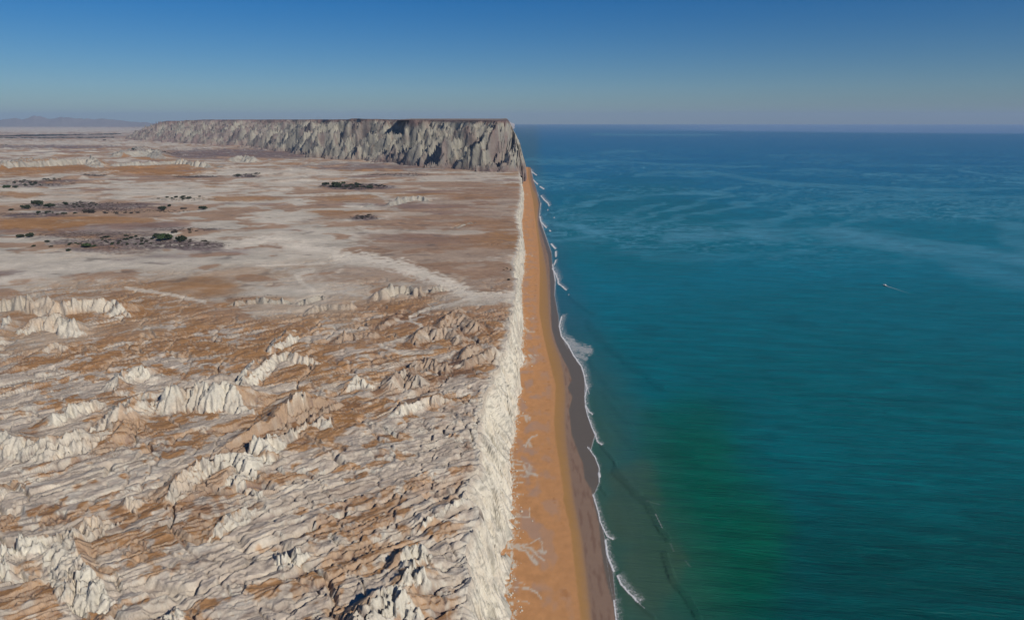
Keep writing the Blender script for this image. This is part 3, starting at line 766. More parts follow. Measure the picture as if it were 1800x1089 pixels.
FM += [(shl[k:k + 2], .55 + .35 * ((k * 7) % 3), .5 + .12 * ((k * 5) % 4), 2 + (k * 3) % 5) for k in range(len(shl) - 1)]
uf = np.linspace(0, 1, 190)[None, :]
Xf = (ev(SHORE, NYF) - 4)[:, None] + uf * (0.145 * np.sqrt(NYF ** 2 + 9e4) + 10)[:, None]
Yf = np.repeat(NYF[:, None], 190, 1)
pfx, pfy = plan(Xf, Yf, 0.1)
nF = fbm(Xf / 7, Yf / 7, 4, 171); nF2 = fbm(Xf / 2.2, Yf / 2.2, 3, 173)
fo = np.zeros(Xf.shape)
for pts, hw, s, trail in FM:
    wv_ = nF * .7
    fo = np.maximum(fo, strokes([(pts, hw, s)], pfx, pfy, wv_))
    if trail:                      # lacy foam left behind, seaward of the breaking edge
        for q in range(1, 5):
            o = trail * q / 4.0
            f2 = strokes([([(x + o, y - o * .55) for x, y in pts], max(hw, trail * .28), s * (.80 - .15 * q))], pfx, pfy, wv_)
            fo = np.maximum(fo, f2 * (.55 + .9 * np.clip(nF2 + .3, 0, 1)))
mk = np.maximum.reduce([fo[:-1, :-1], fo[1:, :-1], fo[:-1, 1:], fo[1:, 1:]]) > .04
Zsf = np.zeros(Xf.shape)
# sit on the water sheet
ji = np.clip(np.searchsorted(YS, NYF), 1, len(YS) - 1)
for j in range(len(NYF)):
    ta = (NYF[j] - YS[ji[j] - 1]) / (YS[ji[j]] - YS[ji[j] - 1])
    za = np.interp(Xf[j], Xs[ji[j] - 1], Zs[ji[j] - 1]); zb = np.interp(Xf[j], Xs[ji[j]], Zs[ji[j]])
    Zsf[j] = np.maximum(za * (1 - ta) + zb * ta, .03)
Zsf += .06 + .35 * fo * (1 + nF2)
m, n, l, b = nodemat('surf_foam')
a = n.new('ShaderNodeAttribute'); a.attribute_name = 'cover'
pf = mapped(n, l, (1, 1, 1))
k1 = tex_noise(n, l, pf, .55, 5, .7, .8)
al = math_n(n, l, 'MULTIPLY_ADD', k1, 1.6); al.node.inputs[2].default_value = -.85
al2 = math_n(n, l, 'ADD', al, a.outputs['Fac'])
al3 = math_n(n, l, 'MULTIPLY', al2, a.outputs['Fac'], True)
al4 = math_n(n, l, 'MULTIPLY', al3, 1.25, True)
l.new(al4, b.inputs['Alpha'])
b.inputs['Base Color'].default_value = (.62, .62, .62, 1); b.inputs['Roughness'].default_value = .9
link('surf_foam', grid_mesh('surf_foam', np.stack([Xf, Yf, Zsf], -1), None, {'cover': fo}, mask=mk), m, kind='stuff',
     label='white surf foam breaking along the edge of the beach')

# ------------------------------------------------------------------ mesa
foot = np.array([(-110, 10500), (-70, 8000), (-20, 5500), (-2, 4300), (1, 3800), (-2, 3600), (-18, 3510), (-60, 3485), (-130, 3500), (-230, 3570), (-360, 3700),
                 (-500, 3840), (-680, 4020), (-850, 4230), (-1080, 4420), (-1357, 4760), (-1620, 5150), (-1850, 5520), (-2150, 6050), (-2450, 6550), (-2840, 7100),
                 (-3300, 7500), (-3716, 7880), (-4300, 8500), (-5000, 9200), (-5560, 9800), (-5900, 10700), (-5900, 12500)], float)
topl = np.array([(-330, 10500), (-245, 8000), (-160, 5500), (-118, 4500), (-105, 4100), (-98, 3920), (-98, 3800), (-106, 3768), (-120, 3765), (-155, 3790), (-215, 3880),
                 (-325, 4020), (-490, 4220), (-665, 4430), (-890, 4640), (-1150, 4930), (-1330, 5360), (-1590, 5760), (-1850, 6300), (-2120, 6850), (-2500, 7400),
                 (-2950, 7850), (-3370, 8250), (-3950, 8850), (-4600, 9600), (-5000, 10100), (-5150, 10900), (-5150, 12500)], float)
seg = np.concatenate([[0], np.cumsum(np.sqrt(((foot[1:] - foot[:-1]) ** 2).sum(1)))])
# sample density by apparent size
fine = np.linspace(0, seg[-1], 20000)
fyx = np.interp(fine, seg, foot[:, 1]); fxx = np.interp(fine, seg, foot[:, 0])
den = 1.0 / fyx; den = np.where(fine < 5500, den * .25, den)
cum = np.cumsum(den); NU = 1250
us = np.interp(np.linspace(0, cum[-1], NU), cum, fine)
def smooth_curve(arr):
    a = np.interp(fine, seg, arr); k = 220
    ker = np.hanning(k); ker /= ker.sum()
    ap = np.concatenate([np.full(k, a[0]), a, np.full(k, a[-1])])
    return np.convolve(ap, ker, 'same')[k:-k]
FX, FY, TX_, TY = [np.interp(us, fine, smooth_curve(c)) for c in (foot[:, 0], foot[:, 1], topl[:, 0], topl[:, 1])]
NV = 96
v = np.concatenate([np.linspace(-.28, 1, NV), [1.02, 1.1, 1.5, 3.0]])
U = np.repeat(us[:, None], len(v), 1); Vv = np.repeat(v[None, :], NU, 0)
run = np.sqrt((TX_ - FX) ** 2 + (TY - FY) ** 2)[:, None]
Xm = FX[:, None] + (TX_ - FX)[:, None] * np.minimum(Vv, 1.0); Ym = FY[:, None] + (TY - FY)[:, None] * np.minimum(Vv, 1.0)
# plateau behind the rim: go inland
inl = np.clip(Vv - 1, 0, None)
sd_ = ss(6300, 7100, U); Ym = Ym + inl * 350 * sd_; Xm = Xm - inl * 350 * (1 - sd_)
topz = np.interp(TY, [3700, 4000, 5000, 5250, 5400, 7000, 9000, 10000, 12500], [302, 303, 317, 319, 312, 316, 318, 300, 240])[:, None]
topz = topz + fbm(U / 260, U * 0 + 4, 4, 181) * 3.0
rimx = 1.0
base = 55.0
vv = np.clip(Vv, 0, 1)
wvm = np.sin(np.pi * np.clip(Vv, 0, 1)) ** .7
wg = np.where(Vv < .5, 1.0, wvm)
wU = U + fbm(U / 400, Vv * 2, 3, 183) * 120
sideU = ss(5300, 6900, U)                          # inland face vs sea side
# ribs lean: they run down to the left as seen from the plain
rb1 = ridged(wU / 270 + Vv * .9, Vv * .4, 2, 216)
rb2 = ridged(wU / 105 + Vv * 1.9, Vv * .9, 3, 187)
sfac = .22 + .78 * ss(6750, 7350, U)
vr = np.clip(Vv * (Vv < 1) + (Vv >= 1) + sfac * np.where(Vv < .5, 1.0, wvm) * ((rb1 - .62) * .85 + (rb2 - .6) * .58 + (ridged(wU / 44 + Vv * 3.0, Vv * 1.2, 2, 188) - .6) * .20), 0, 1)
pm = np.where(vr < .25, vr * .7, .175 + (vr - .25) * 1.1)
pm = np.where(sfac < .9, vr + (pm - vr) * (sfac - .22) / .78, pm)
Zm = base + (topz - base) * np.clip(pm, 0, 1)
e = 1.0
dZu = np.gradient(Zm, axis=0) / np.gradient(U, axis=0)
dZv = np.gradient(Zm, axis=1) / (np.gradient(Vv, axis=1) * run)
Gm = gullies(U + Vv * run * .5, Vv * run, dZu.astype(f32), dZv.astype(f32), 52.0, 4, .6, 13)
Zm = Zm + sfac * wg * ss(0, .12, vr) * Gm * 52 * .46
Zm = np.where(vr <= 0.002, 44, Zm)
Zm = np.where(Vv >= 1, topz + (Vv > 1.05) * -2.0, np.minimum(Zm, topz - 0.5))
low_ = 54 * (1 - ss(6900, 7080, U))
Zm = np.where(Vv < 0, np.where(low_ > 20, -1.0, Zm), Zm - low_ * (1 - np.clip(Vv / .3, 0, 1)))
nm = fbm(U / 60, Vv * 5, 4, 191); nm2 = fbm(U / 400, Vv * 2, 3, 193)
MW = np.array([.29, .27, .22]); MG = np.array([.165, .158, .145]); MB = np.array([.13, .085, .075])
Cm = np.zeros(Xm.shape + (3,)) + MW
Cm = mixc(Cm, MG, ss(-.15, .3, nm + nm2 * .6) * .8)
Cm = mixc(Cm, MB * 1.5, ss(.1, .5, nm2 + nm * .3) * .45)
Cm = mixc(Cm, MB * 1.3, ss(.1, .4, fbm((U + Vv * 260) / 26, Vv * 4, 4, 197)) * .55)
hz = (Zm - base) / (topz - base)
capw = .055 + .10 * ss(0, .35, fbm(U / 120, Vv * 0, 3, 195)) * ss(5400, 6000, U)
Cm = mixc(Cm, MB, ss(-.01, .03, hz - (1 - capw)) * .95)
Cm = mixc(Cm, MB * 1.2, (1 - ss(.03, .14, hz + nm * .12)) * .7 * sideU)
lefty = ss(10300, 12500, U)
Cm = mixc(Cm, MB * 1.7, lefty * .45 * ss(-.3, .1, nm))
Cm = mixc(Cm, CREAM, (1 - sideU) * .25)
M_mesa = earth_material('mesa_rock', 0.035, 0.32, 0.7, 9.0)
link('mesa', grid_mesh('mesa', np.stack([Xm, Ym, Zm], -1)[:, ::-1], Cm[:, ::-1]), M_mesa, kind='structure')

# ------------------------------------------------------------------ distant hills
def hills(name, px0, px1, dist, tops, col, seed, rr=0.5):
    n_u, n_v = 260, 22
    pxs = np.linspace(px0, px1, n_u)
    ang = np.arctan((pxs - 925) / F * 1.03)
    hh = np.interp(pxs, [t_[0] for t_ in tops], [t_[1] for t_ in tops])
    vz = np.linspace(-1, 1, n_v)
    Vh = np.zeros((n_v, n_u, 3)); 
    for i, q in enumerate(vz):
        d = dist * (1 + .09 * q) / np.cos(ang)
        x_ = np.sin(ang) * d; y_ = np.cos(ang) * d
        k = (1 - abs(q)) ** .8
        rn = ridged(x_ / 1500, y_ / 1500, 4, seed)
        top = CAM_H + (HOR - hh) / F * dist
        z = 20 + np.maximum(top - 20, 0) * k * (.62 + .42 * rn) * (1 + .1 * (k > .98))
        Vh[i, :, 0] = x_; Vh[i, :, 1] = y_; Vh[i, :, 2] = z
    Ch = np.zeros(Vh.shape) + col
    link(name, grid_mesh(name, Vh, Ch), M_mesa, kind='structure')
hills('distant_hills', -80, 330, 34000, [(-80, 211), (0, 209), (40, 208), (62, 205), (72, 202), (84, 207), (98, 202), (112, 203), (128, 206), (138, 205), (150, 202), (162, 202),
      (180, 205), (200, 207), (222, 206), (245, 209), (275, 213), (330, 217)], np.array([.24, .22, .21]), 201)
hills('distant_coast_hills', 740, 905, 30000, [(740, 215), (780, 212), (800, 210), (830, 208), (850, 208.5), (875, 207.5), (890, 210), (905, 216)], np.array([.45, .4, .36]), 203)

# ------------------------------------------------------------------ vegetation
def clump(n, seed, flat=.55, s0=.16, s1=.30, hole=.0):
    """crown of many small leaf tufts spread through an uneven volume"""
    rs = np.random.RandomState(seed)
    vs, fs = [], []
    lobes = [(rs.uniform(-.6, .6), rs.uniform(-.6, .6), rs.uniform(.0, .35), rs.uniform(.35, .6)) for _ in range(7)]
    for i in range(n):
        lx, ly, lz, lr = lobes[rs.randint(7)]
        d = rs.normal(size=3); d /= np.linalg.norm(d)
        r = lr * rs.uniform(.45, 1.0)
        c = np.array([lx + d[0] * r, ly + d[1] * r, (lz + d[2] * r * .8) * flat + flat * .62])
        if c[2] < .1: c[2] = .1 + rs.rand() * .2
        a = rs.normal(size=3); a /= np.linalg.norm(a); b_ = np.cross(a, rs.normal(size=3)); b_ /= np.linalg.norm(b_)
        s = rs.uniform(s0, s1)
        k = len(vs)
        vs += [c + a * s, c - a * s * .6 + b_ * s * .8, c - a * s * .6 - b_ * s * .8, c + np.cross(a, b_) * s * .7]
        fs += [(k, k + 1, k + 2), (k, k + 1, k + 3), (k, k + 3, k + 2)]
    me = bpy.data.meshes.new('crown'); me.from_pydata([tuple(q) for q in vs], [], fs); me.update()
    return me
def trunk_mesh():
    vs, fs = [], []
    def tube(p, q, r0, r1):
        p, q = Vector(p), Vector(q); d = (q - p).normalized(); s = d.orthogonal().normalized(); t_ = d.cross(s); k = len(vs)
        for c, r in ((p, r0), (q, r1)):
            for i in range(5):
                a_ = i * 2 * math.pi / 5; vs.append(tuple(c + (s * math.cos(a_) + t_ * math.sin(a_)) * r))
        for i in range(5): fs.append((k + i, k + (i + 1) % 5, k + 5 + (i + 1) % 5, k + 5 + i))
    tube((0, 0, -.15), (.03, 0, .35), .07, .05)
    for q in ((.4, .1, .8), (-.35, .2, .75), (.05, -.4, .8), (-.1, .35, .85)): tube((.03, 0, .3), q, .04, .015)
    me = bpy.data.meshes.new('trunk'); me.from_pydata(vs, [], fs); me.update(); return me
def leafmat(name, c0, c1):
    m, n, l, b = nodemat(name)
    p = mapped(n, l); k = tex_noise(n, l, p, .5, 3)
    cr = n.new('ShaderNodeMix'); cr.data_type = 'RGBA'
    cr.inputs['A'].default_value = (*c0, 1); cr.inputs['B'].default_value = (*c1, 1)
    l.new(k, cr.inputs['Factor']); l.new(cr.outputs['Result'], b.inputs['Base Color']); b.inputs['Roughness'].default_value = .8
    b.inputs['Specular IOR Level'].default_value = .2
    return m
M_leaf = leafmat('acacia_leaf', (.018, .026, .014), (.04, .05, .026))
M_dry = leafmat('dry_scrub', (.032, .03, .024), (.07, .058, .045))
M_green = leafmat('green_scrub', (.025, .042, .016), (.05, .075, .028))
M_bark, _n, _l, _b = nodemat('bark'); _b.inputs['Base Color'].default_value = (.12, .09, .07, 1); _b.inputs['Roughness'].default_value = .9
def var(base, i, mat):
    me = base.copy(); me.name = 'crown'; me.materials.append(mat); return me
tree_crowns = [var(clump(230, 300 + i, .85), i, M_leaf) for i in range(4)]
bush_crowns = [var(clump(120, 320 + i, .62), i, M_leaf) for i in range(3)]
dry_crowns = [var(clump(100, 330 + i, .55), i, M_dry) for i in range(3)]
green_crowns = [var(clump(200, 340 + i, .65), i, M_green) for i in range(2)]
TRUNK = trunk_mesh(); TRUNK.materials.append(M_bark)
def ground(x, y):
    j = min(max(int(np.searchsorted(YR, y)), 1), len(YR) - 1)
    i = int(np.argmin(np.abs(X[j] - x)))
    return float(min(H[j, i], H[j - 1, i]))
def plant(px, py, wpx, kind, label, group=None):
    x, y = at(px, py, 58)
    z = ground(x, y)
    s = wpx * math.hypot(y, 240) / F / 1.55
    name, cat = {'tree': ('acacia_tree', 'tree'), 'bush': ('shrub', 'shrub'), 'dry': ('dry_shrub', 'shrub'), 'green': ('green_shrub', 'shrub')}[kind]
    root = bpy.data.objects.new(name, None); sc.collection.objects.link(root)
    root.location = (x, y, z - .1); root.rotation_euler = (0, 0, random.random() * 6.28)
    v_ = random.uniform(.85, 1.15)
    root.scale = (s, s, s * v_ * (.85 if kind == 'tree' else .8))
    root['label'] = label; root['category'] = cat
    if group: root['group'] = group
    cr = random.choice({'tree': tree_crowns, 'bush': bush_crowns, 'dry': dry_crowns, 'green': green_crowns}[kind])
    link('crown', cr, parent=root)
    link('trunk' if kind == 'tree' else 'stem', TRUNK, parent=root)
    return root
# single ones first: pixel, width, kind, label
ONE = [(35, 416, 11, 'tree', 'leftmost dark green acacia of the near pair on the left plain'),
 (53, 416, 13, 'tree', 'broad dark acacia, right one of the near pair on the left plain'),
 (122, 440, 9, 'bush', 'dark rounded shrub nearest the curved bank on the mauve flat'),
 (58, 432, 7, 'bush', 'lone low shrub at the edge of the white pan, below the tree pair'),
 (82, 425, 8, 'bush', 'dark shrub on the track between the tree pair and the thicket'),
 (90, 433, 6, 'bush', 'small green shrub just inside the tip of the mauve flat'),
 (150, 434, 16, 'green', 'wide low green shrub on the near edge of the left thicket'),
 (277, 418, 12, 'tree', 'tallest dark tree of the long thicket on the left plain'),
 (291, 422, 22, 'green', 'wide bright green thicket shrub beside the tallest dark tree'),
 (320, 424, 16, 'tree', 'dark spreading tree at the right end of the green thicket'),
 (307, 409, 10, 'dry', 'grey-brown scrub bush standing behind the green thicket'),
 (334, 409, 5, 'bush', 'small dark shrub alone behind the right end of the thicket'),
 (67, 361, 15, 'tree', 'broad tree behind the orange bank in the middle scrub belt'),
 (45, 367, 12, 'tree', 'rounded bluish-dark tree left of the broad one in the middle scrub belt'),
 (21, 369, 8, 'bush', 'dark shrub near the left end of the middle scrub belt'),
 (87, 365, 12, 'tree', 'dark tree right of the broad one in the middle scrub belt'),
 (115, 360, 10, 'tree', 'tall grey-green tree in the centre of the middle scrub belt'),
 (157, 373, 14, 'dry', 'dark mounded bush on the near side of the middle scrub belt'),
 (285, 369, 13, 'tree', 'dark double-crowned tree on the pale flat right of the scrub belt'),
 (298, 362, 7, 'tree', 'small tree standing right behind the double-crowned tree'),
 (357, 367, 11, 'tree', 'isolated dark tree below the small cream knoll'),
 (322, 366, 8, 'dry', 'brownish bush between the double-crowned tree and the isolated tree'),
 (12, 332, 11, 'green', 'green shrub at the left edge of the far scrub strip'),
 (26, 332, 10, 'bush', 'dark green shrub, second from the left in the far scrub strip'),
 (572, 326, 10, 'tree', 'lone round tree at the left tip of the thicket below the mesa'),
 (592, 329, 16, 'tree', 'wide dark tree in the middle of the thicket below the mesa'),
 (604, 322, 7, 'green', 'olive tree top at the back of the thicket below the mesa'),
 (650, 330, 11, 'bush', 'dark rounded bush near the right end of the thicket below the mesa'),
 (894, 490, 5, 'bush', 'tiny dark shrub alone near the edge of the sea cliff'),
]
for px, py, wp, k, lb in ONE: plant(px, py, wp, k, lb)
SC = [  # cx, cy, rx, ry, count, size range, kinds, label, group
 (225, 422, 60, 8, 30, (3.5, 7), 'bdt', 'the long thicket on the left plain', 'shrubs of the left thicket'),
 (170, 428, 50, 8, 16, (3, 6), 'bdg', 'the mauve flat by the thicket', 'shrubs on the mauve flat'),
 (350, 426, 40, 4, 9, (3, 5), 'd', 'the thin tail of the green thicket', 'dry shrubs right of the thicket'),
 (150, 360, 26, 7, 34, (2.5, 4.5), 'bd', 'the dotted pale scrub belt', 'tiny shrubs of the middle belt'),
 (95, 374, 45, 3, 12, (3, 6), 'bt', 'the row edging the scrub belt', 'near row of the middle belt'),
 (200, 372, 60, 3, 12, (3, 6), 'd', 'the dark strip above the orange bank', 'dry shrubs on the dark strip'),
 (322, 349, 46, 2.5, 13, (3.5, 6.5), 'tb', 'the row on the pale flat', 'row of trees on the pale flat'),
 (60, 322, 40, 5, 22, (2.5, 5), 'bt', 'the far left scrub strip', 'far scrub strip trees'),
 (88, 316, 20, 2.5, 12, (3, 5), 'bd', 'the bush line past the far strip', 'bushes ending the far strip'),
 (612, 328, 36, 4.5, 24, (4, 8), 'bdt', 'the thicket below the mesa', 'bushes below the mesa'),
 (660, 326, 18, 2.5, 9, (3, 6), 'd', 'the tail of the mesa thicket', 'dry bushes below the mesa'),
 (640, 381, 20, 4, 12, (3, 6), 'd', 'the bushes by the white mound', 'dry bushes by the white mound'),
 (432, 308, 25, 2, 14, (3, 5), 'bd', 'the short far shrub row', 'far short shrub row'),
 (165, 309, 16, 1.5, 6, (3, 4), 'd', 'the scrub by the orange bank', 'scrub by the orange bank'),
 (892, 471, 10, 3, 9, (1.5, 2.6), 'b', 'the cluster by the cliff notch', 'shrubs by the cliff notch'),
 (330, 404, 30, 3, 7, (3, 5), 'd', 'the scrub behind the thicket', 'scrub behind the thicket'),
 (270, 272, 40, 1.2, 18, (3, 4.5), 'b', 'the line below the knoll', 'scrub line below the knoll'),
 (185, 247, 8, .8, 3, (2.5, 3.5), 'b', 'the far dots towards the mesa', 'far dots of trees'),
]
rs = random.Random(5)
for cx, cy, rx, ry, cnt, (s0, s1), kinds, lb, gp in SC:
    for i in range(cnt):
        a_ = rs.random() * 6.283; r_ = math.sqrt(rs.random())
        k = {'b': 'bush', 'd': 'dry', 't': 'tree', 'g': 'green'}[rs.choice(kinds)]
        ox, oy = math.cos(a_) * r_, math.sin(a_) * r_; sz = rs.uniform(s0, s1)
        kind_w = {'bush': 'dark shrub', 'dry': 'dry brown shrub', 'tree': 'dark tree', 'green': 'green shrub'}[k]
        size_w = 'larger' if sz > (s0 + s1) / 2 else 'small'
        where = 'left end of' if ox < -.4 else 'right end of' if ox > .4 else 'middle of'
        side_w = 'near' if oy > 0 else 'far'
        plant(cx + ox * rx, cy + oy * ry, sz, k, f"{size_w} {kind_w}, {side_w} side, {where} {lb}", gp)
# far-off wood that reads as dark bands: one object
bm_v, bm_f = [], []
base_me = [bush_crowns[0], bush_crowns[1], bush_crowns[2]]
arrs = []
for me in base_me:
    co = np.zeros(len(me.vertices) * 3, f32); me.vertices.foreach_get('co', co); arrs.append((co.reshape(-1, 3)[:160], [tuple(p.vertices) for p in me.polygons if max(p.vertices) < 160]))
tot = 0
for (x0, x1, y0, y1, cnt) in ((0, 120, 238, 240, 90), (30, 215, 236, 238.5, 120), (60, 200, 242, 243, 70), (-60, 60, 243, 244, 50), (240, 265, 233.5, 234, 14), (0, 12, 256, 257, 8)):
    for i in range(cnt):
        f_ = rs.random(); px = x0 + (x1 - x0) * f_; py = y1 + (y0 - y1) * f_ + rs.uniform(-.5, .5)
        x, y = at(px, py, 58); s = rs.uniform(1.6, 3.2) * y / F
        co, fs = arrs[rs.randrange(3)]
        q = co * np.array([s * 1.5, s, s * .55]) + np.array([x, y, ground(x, y)])
        bm_v.append(q); bm_f += [tuple(t_ + tot for t_ in f3) for f3 in fs]; tot += len(q)
FARW = (np.concatenate(bm_v).tolist(), list(bm_f))
bm_v, bm_f, tot = [], [], 0
for (cx, cy, rx, ry, cnt) in ((230, 426, 150, 11, 420), (330, 430, 80, 7, 160), (160, 412, 100, 5, 110), (150, 362, 110, 8, 340), (230, 370, 110, 3, 150), (60, 376, 80, 3, 90), (70, 321, 65, 5, 200),
        (620, 328, 62, 5, 260), (640, 382, 26, 4, 60), (345, 310, 45, 1.5, 90), (435, 309, 27, 2, 80), (330, 350, 50, 3, 60), (700, 307, 60, 2.5, 70), (165, 309, 22, 1.5, 60), (270, 272, 50, 1.5, 90), (800, 640, 80, 60, 60), (440, 522, 60, 8, 50), (330, 402, 60, 4, 70)):
    for i in range(int(cnt * 1.8)):
        a_ = rs.random() * 6.283; r_ = rs.random() ** .6
        px = cx + math.cos(a_) * rx * r_; py = cy + math.sin(a_) * ry * r_
        x, y = at(px, py, 58); s = rs.uniform(.7, 1.9) * y / F
        co, fs = arrs[rs.randrange(3)]
        q = co[:64] * np.array([s * 1.3, s, s * .6]) + np.array([x, y, ground(x, y)])
        bm_v.append(q); bm_f += [tuple(t_ + tot for t_ in f3) for f3 in fs if max(f3) < 64]; tot += len(q)
me = bpy.data.meshes.new('low_scrub'); me.from_pydata(np.concatenate(bm_v).tolist(), [], bm_f); me.update()
link('low_scrub', me, M_dry, kind='stuff', label='low dry scrub scattered in dark bands over the plain')
bm_v, bm_f = [np.array(FARW[0])], FARW[1]
me = bpy.data.meshes.new('far_woodland'); me.from_pydata(np.concatenate(bm_v).tolist(), [], bm_f); me.update()
link('far_woodland', me, M_leaf, kind='stuff', label='dark bands of far-off woodland across the pale plain')

# rubble fallen from the cliff
rv_, rf_, tot = [], [], 0
for i in range(900):
    y = 230 + 1300 * rs.random() ** 1.6
    x = float(foot_x(np.array([y]))[0]) + rs.expovariate(1 / 1.6) - 1.0
    s = rs.uniform(.25, .95) * (1 if rs.random() < .93 else 1.8)
    pts = np.array([(math.cos(a) * rs.uniform(.7, 1.2), math.sin(a) * rs.uniform(.7, 1.2), z) for z, a in [(-.3, k * 1.257) for k in range(5)] + [(.45, k * 1.257 + .6) for k in range(5)]]) * s
    pts[5:, :2] *= .65
    rv_.append(pts + np.array([x, y, 3.6]))
    rf_ += [tuple(tot + q for q in f_) for f_ in [(5, 6, 7, 8, 9)] + [(k, (k + 1) % 5, 5 + (k + 1) % 5, 5 + k) for k in range(5)]]; tot += 10
me = bpy.data.meshes.new('fallen_rocks'); me.from_pydata(np.concatenate(rv_).tolist(), [], rf_); me.update()
M_rock, _n, _l, _b = nodemat('pale_rock')
_k = tex_noise(_n, _l, mapped(_n, _l), .8, 3); _mx = _n.new('ShaderNodeMix'); _mx.data_type = 'RGBA'
_mx.inputs['A'].default_value = (.42, .38, .30, 1); _mx.inputs['B'].default_value = (.60, .55, .46, 1)
_l.new(_k, _mx.inputs['Factor']); _l.new(_mx.outputs['Result'], _b.inputs['Base Color']); _b.inputs['Roughness'].default_value = .95
link('fallen_rocks', me, M_rock, kind='stuff', label='pale rubble fallen along the foot of the sea cliff')

# ------------------------------------------------------------------ boat and wake
def solid(name, secs, mat, parent, close=True):
    """loft of cross sections (lists of points)"""
    n_ = len(secs[0]); vs = [p for s in secs for p in s]; fs = []
    for i in range(len(secs) - 1):
        for j in range(n_ if close else n_ - 1):
            fs.append((i * n_ + j, i * n_ + (j + 1) % n_, (i + 1) * n_ + (j + 1) % n_, (i + 1) * n_ + j))
    if close: fs += [tuple(range(n_))[::-1], tuple(range((len(secs) - 1) * n_, len(secs) * n_))]
    me = bpy.data.meshes.new(name); me.from_pydata(vs, [], fs); me.update()
    return link(name, me, mat, parent)
def plain(name, col, r=.5):
    m, n, l, b = nodemat(name)
    k = tex_noise(n, l, mapped(n, l), 2.0, 3)
    mx = n.new('ShaderNodeMix'); mx.data_type = 'RGBA'
    mx.inputs['A'].default_value = (*[c * .85 for c in col], 1); mx.inputs['B'].default_value = (*col, 1)
    l.new(k, mx.inputs['Factor']); l.new(mx.outputs['Result'], b.inputs['Base Color']); b.inputs['Roughness'].default_value = r
    return m
M_white = plain('boat_white_paint', (.75, .75, .72)); M_dark = plain('boat_dark_paint', (.03, .04, .06)); M_wood = plain('boat_deck', (.35, .3, .24)); M_eng = plain('outboard_black', (.02, .02, .02))
bx, by = at(1555.5, 502, 0)
boat = bpy.data.objects.new('fishing_boat', None); sc.collection.objects.link(boat)
boat.location = (bx, by, .15)
wk = at(1640, 530, 0); head = math.atan2(by - wk[1], bx - wk[0])
boat.rotation_euler = (0, 0, head); boat.scale = (1.15,) * 3
boat['label'] = 'small white and dark fishing boat under way on the open sea'; boat['category'] = 'boat'
def hull_sec(x, w_, zk, zs): return [(x, -w_, zs), (x, -w_ * .92, zs * .45 + zk * .55), (x, 0, zk), (x, w_ * .92, zs * .45 + zk * .55), (x, w_, zs)]
def band(x, w_, z0, z1): return [(x, -w_, z0), (x, w_, z0), (x, w_ * 1.04, z1), (x, -w_ * 1.04, z1)]
st = [(-4, 1.05, -.3, .75), (-2, 1.25, -.4, .75), (0, 1.3, -.45, .8), (2, 1.1, -.4, .95), (3.3, .6, -.2, 1.15), (4.2, .06, .3, 1.35)]
hull = solid('hull', [hull_sec(*s) for s in st], M_dark, boat)
solid('gunwale', [band(s[0], s[1] + .04, s[3] + .003, s[3] + .28) for s in st], M_white, boat)
solid('foredeck', [[(x, -w_, z), (x, w_, z), (x, w_, z + .06), (x, -w_, z + .06)] for x, w_, z in ((1.9, 1.05, 1.24), (3.2, .55, 1.44), (4.0, .08, 1.6))], M_white, boat)
cab = solid('cabin', [[(x, -.7, z0), (x, .7, z0), (x, .62, z1), (x, -.62, z1)] for x, z0, z1 in ((-.9, 1.03, 2.3), (.5, 1.03, 2.3), (.95, 1.03, 1.7))], M_white, boat)
solid('window', [[(x, -.5, z), (x, .5, z), (x, .48, z + .1), (x, -.48, z + .1)] for x, z in ((.62, 2.15), (.99, 1.72))], M_eng, cab)
solid('roof', [[(x, -.8, 2.303), (x, .8, 2.303), (x, .78, 2.4), (x, -.78, 2.4)] for x in (-1.1, .75)], M_white, boat)
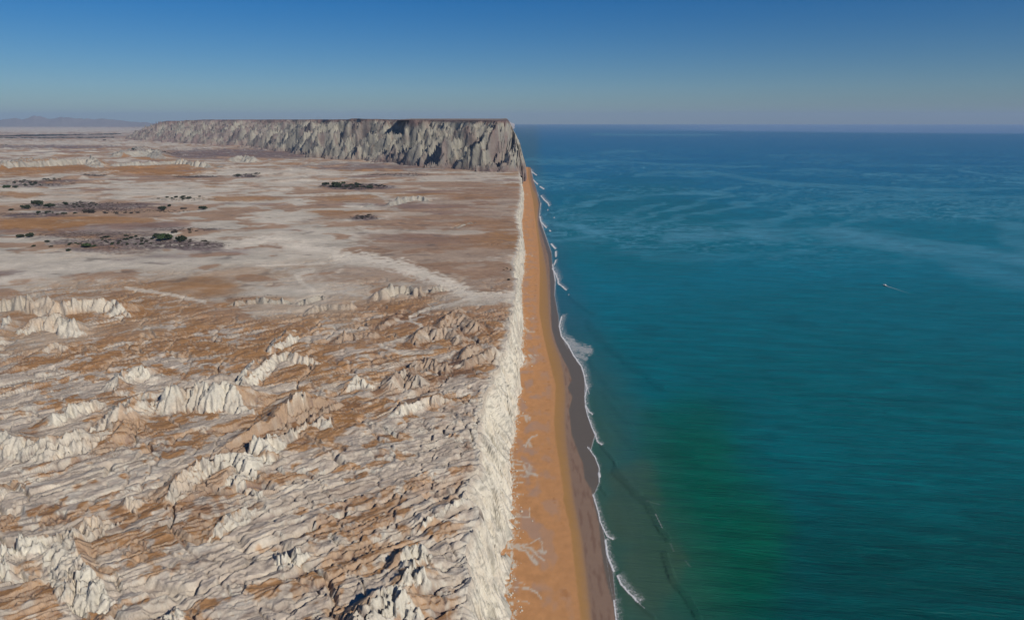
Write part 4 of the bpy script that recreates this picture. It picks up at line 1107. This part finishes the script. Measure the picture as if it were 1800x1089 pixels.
solid('outboard_motor', [[(x, -.25, .5), (x, .25, .5), (x, .2, 1.35), (x, -.2, 1.35)] for x in (-4.65, -4.1)], M_eng, boat)
solid('fish_box', [[(x, -.5, 1.04), (x, .5, 1.04), (x, .5, 1.5), (x, -.5, 1.5)] for x in (-3.0, -2.2)], M_white, boat)
# wake: a low churned trail widening astern
nW = 90; vW = []
dxw, dyw = wk[0] - bx, wk[1] - by; Lw = math.hypot(dxw, dyw); dxw /= Lw; dyw /= Lw
for i in range(nW):
    s_ = 3.5 + (Lw * .75 - 3.5) * i / (nW - 1); hw = .9 + s_ * .022
    vW.append([(bx + dxw * s_ - dyw * hw * t_ , by + dyw * s_ + dxw * hw * t_, .62 + .3 * (1 - abs(t_)) * math.exp(-s_ / 60)) for t_ in np.linspace(-1, 1, 9)])
vW = np.array(vW)
cv = np.repeat((1 - np.linspace(0, 1, nW) ** .6)[:, None], 9, 1) * (1 - np.abs(np.linspace(-1, 1, 9))[None, :] ** 2 * .8)
link('boat_wake', grid_mesh('boat_wake', vW, None, {'cover': cv * 1.1}), bpy.data.materials['surf_foam'], kind='stuff', label='white wake trailing behind the fishing boat')

# ------------------------------------------------------------------ haze
me = bpy.data.meshes.new('haze')
x0, x1, y0, y1, z0, z1 = -90000, 95000, -600, 71500, -4, 1000
me.from_pydata([(x, y, z) for z in (z0, z1) for x, y in ((x0, y0), (x1, y0), (x1, y1), (x0, y1))], [],
               [(3, 2, 1, 0), (4, 5, 6, 7), (0, 1, 5, 4), (1, 2, 6, 5), (2, 3, 7, 6), (3, 0, 4, 7)])
hm = bpy.data.materials.new('haze'); hm.use_nodes = True
hn = hm.node_tree.nodes
for k in list(hn):
    if k.type == 'BSDF_PRINCIPLED': hn.remove(k)
pv = hn.new('ShaderNodeVolumePrincipled')
pv.inputs['Color'].default_value = (.50, .68, .95, 1)
pv.inputs['Density'].default_value = 1.85e-5
pv.inputs['Anisotropy'].default_value = 0.0
hm.node_tree.links.new(pv.outputs[0], hn['Material Output'].inputs['Volume'])
link('haze', me, hm, kind='stuff', label='thin blue haze over the sea and plain')
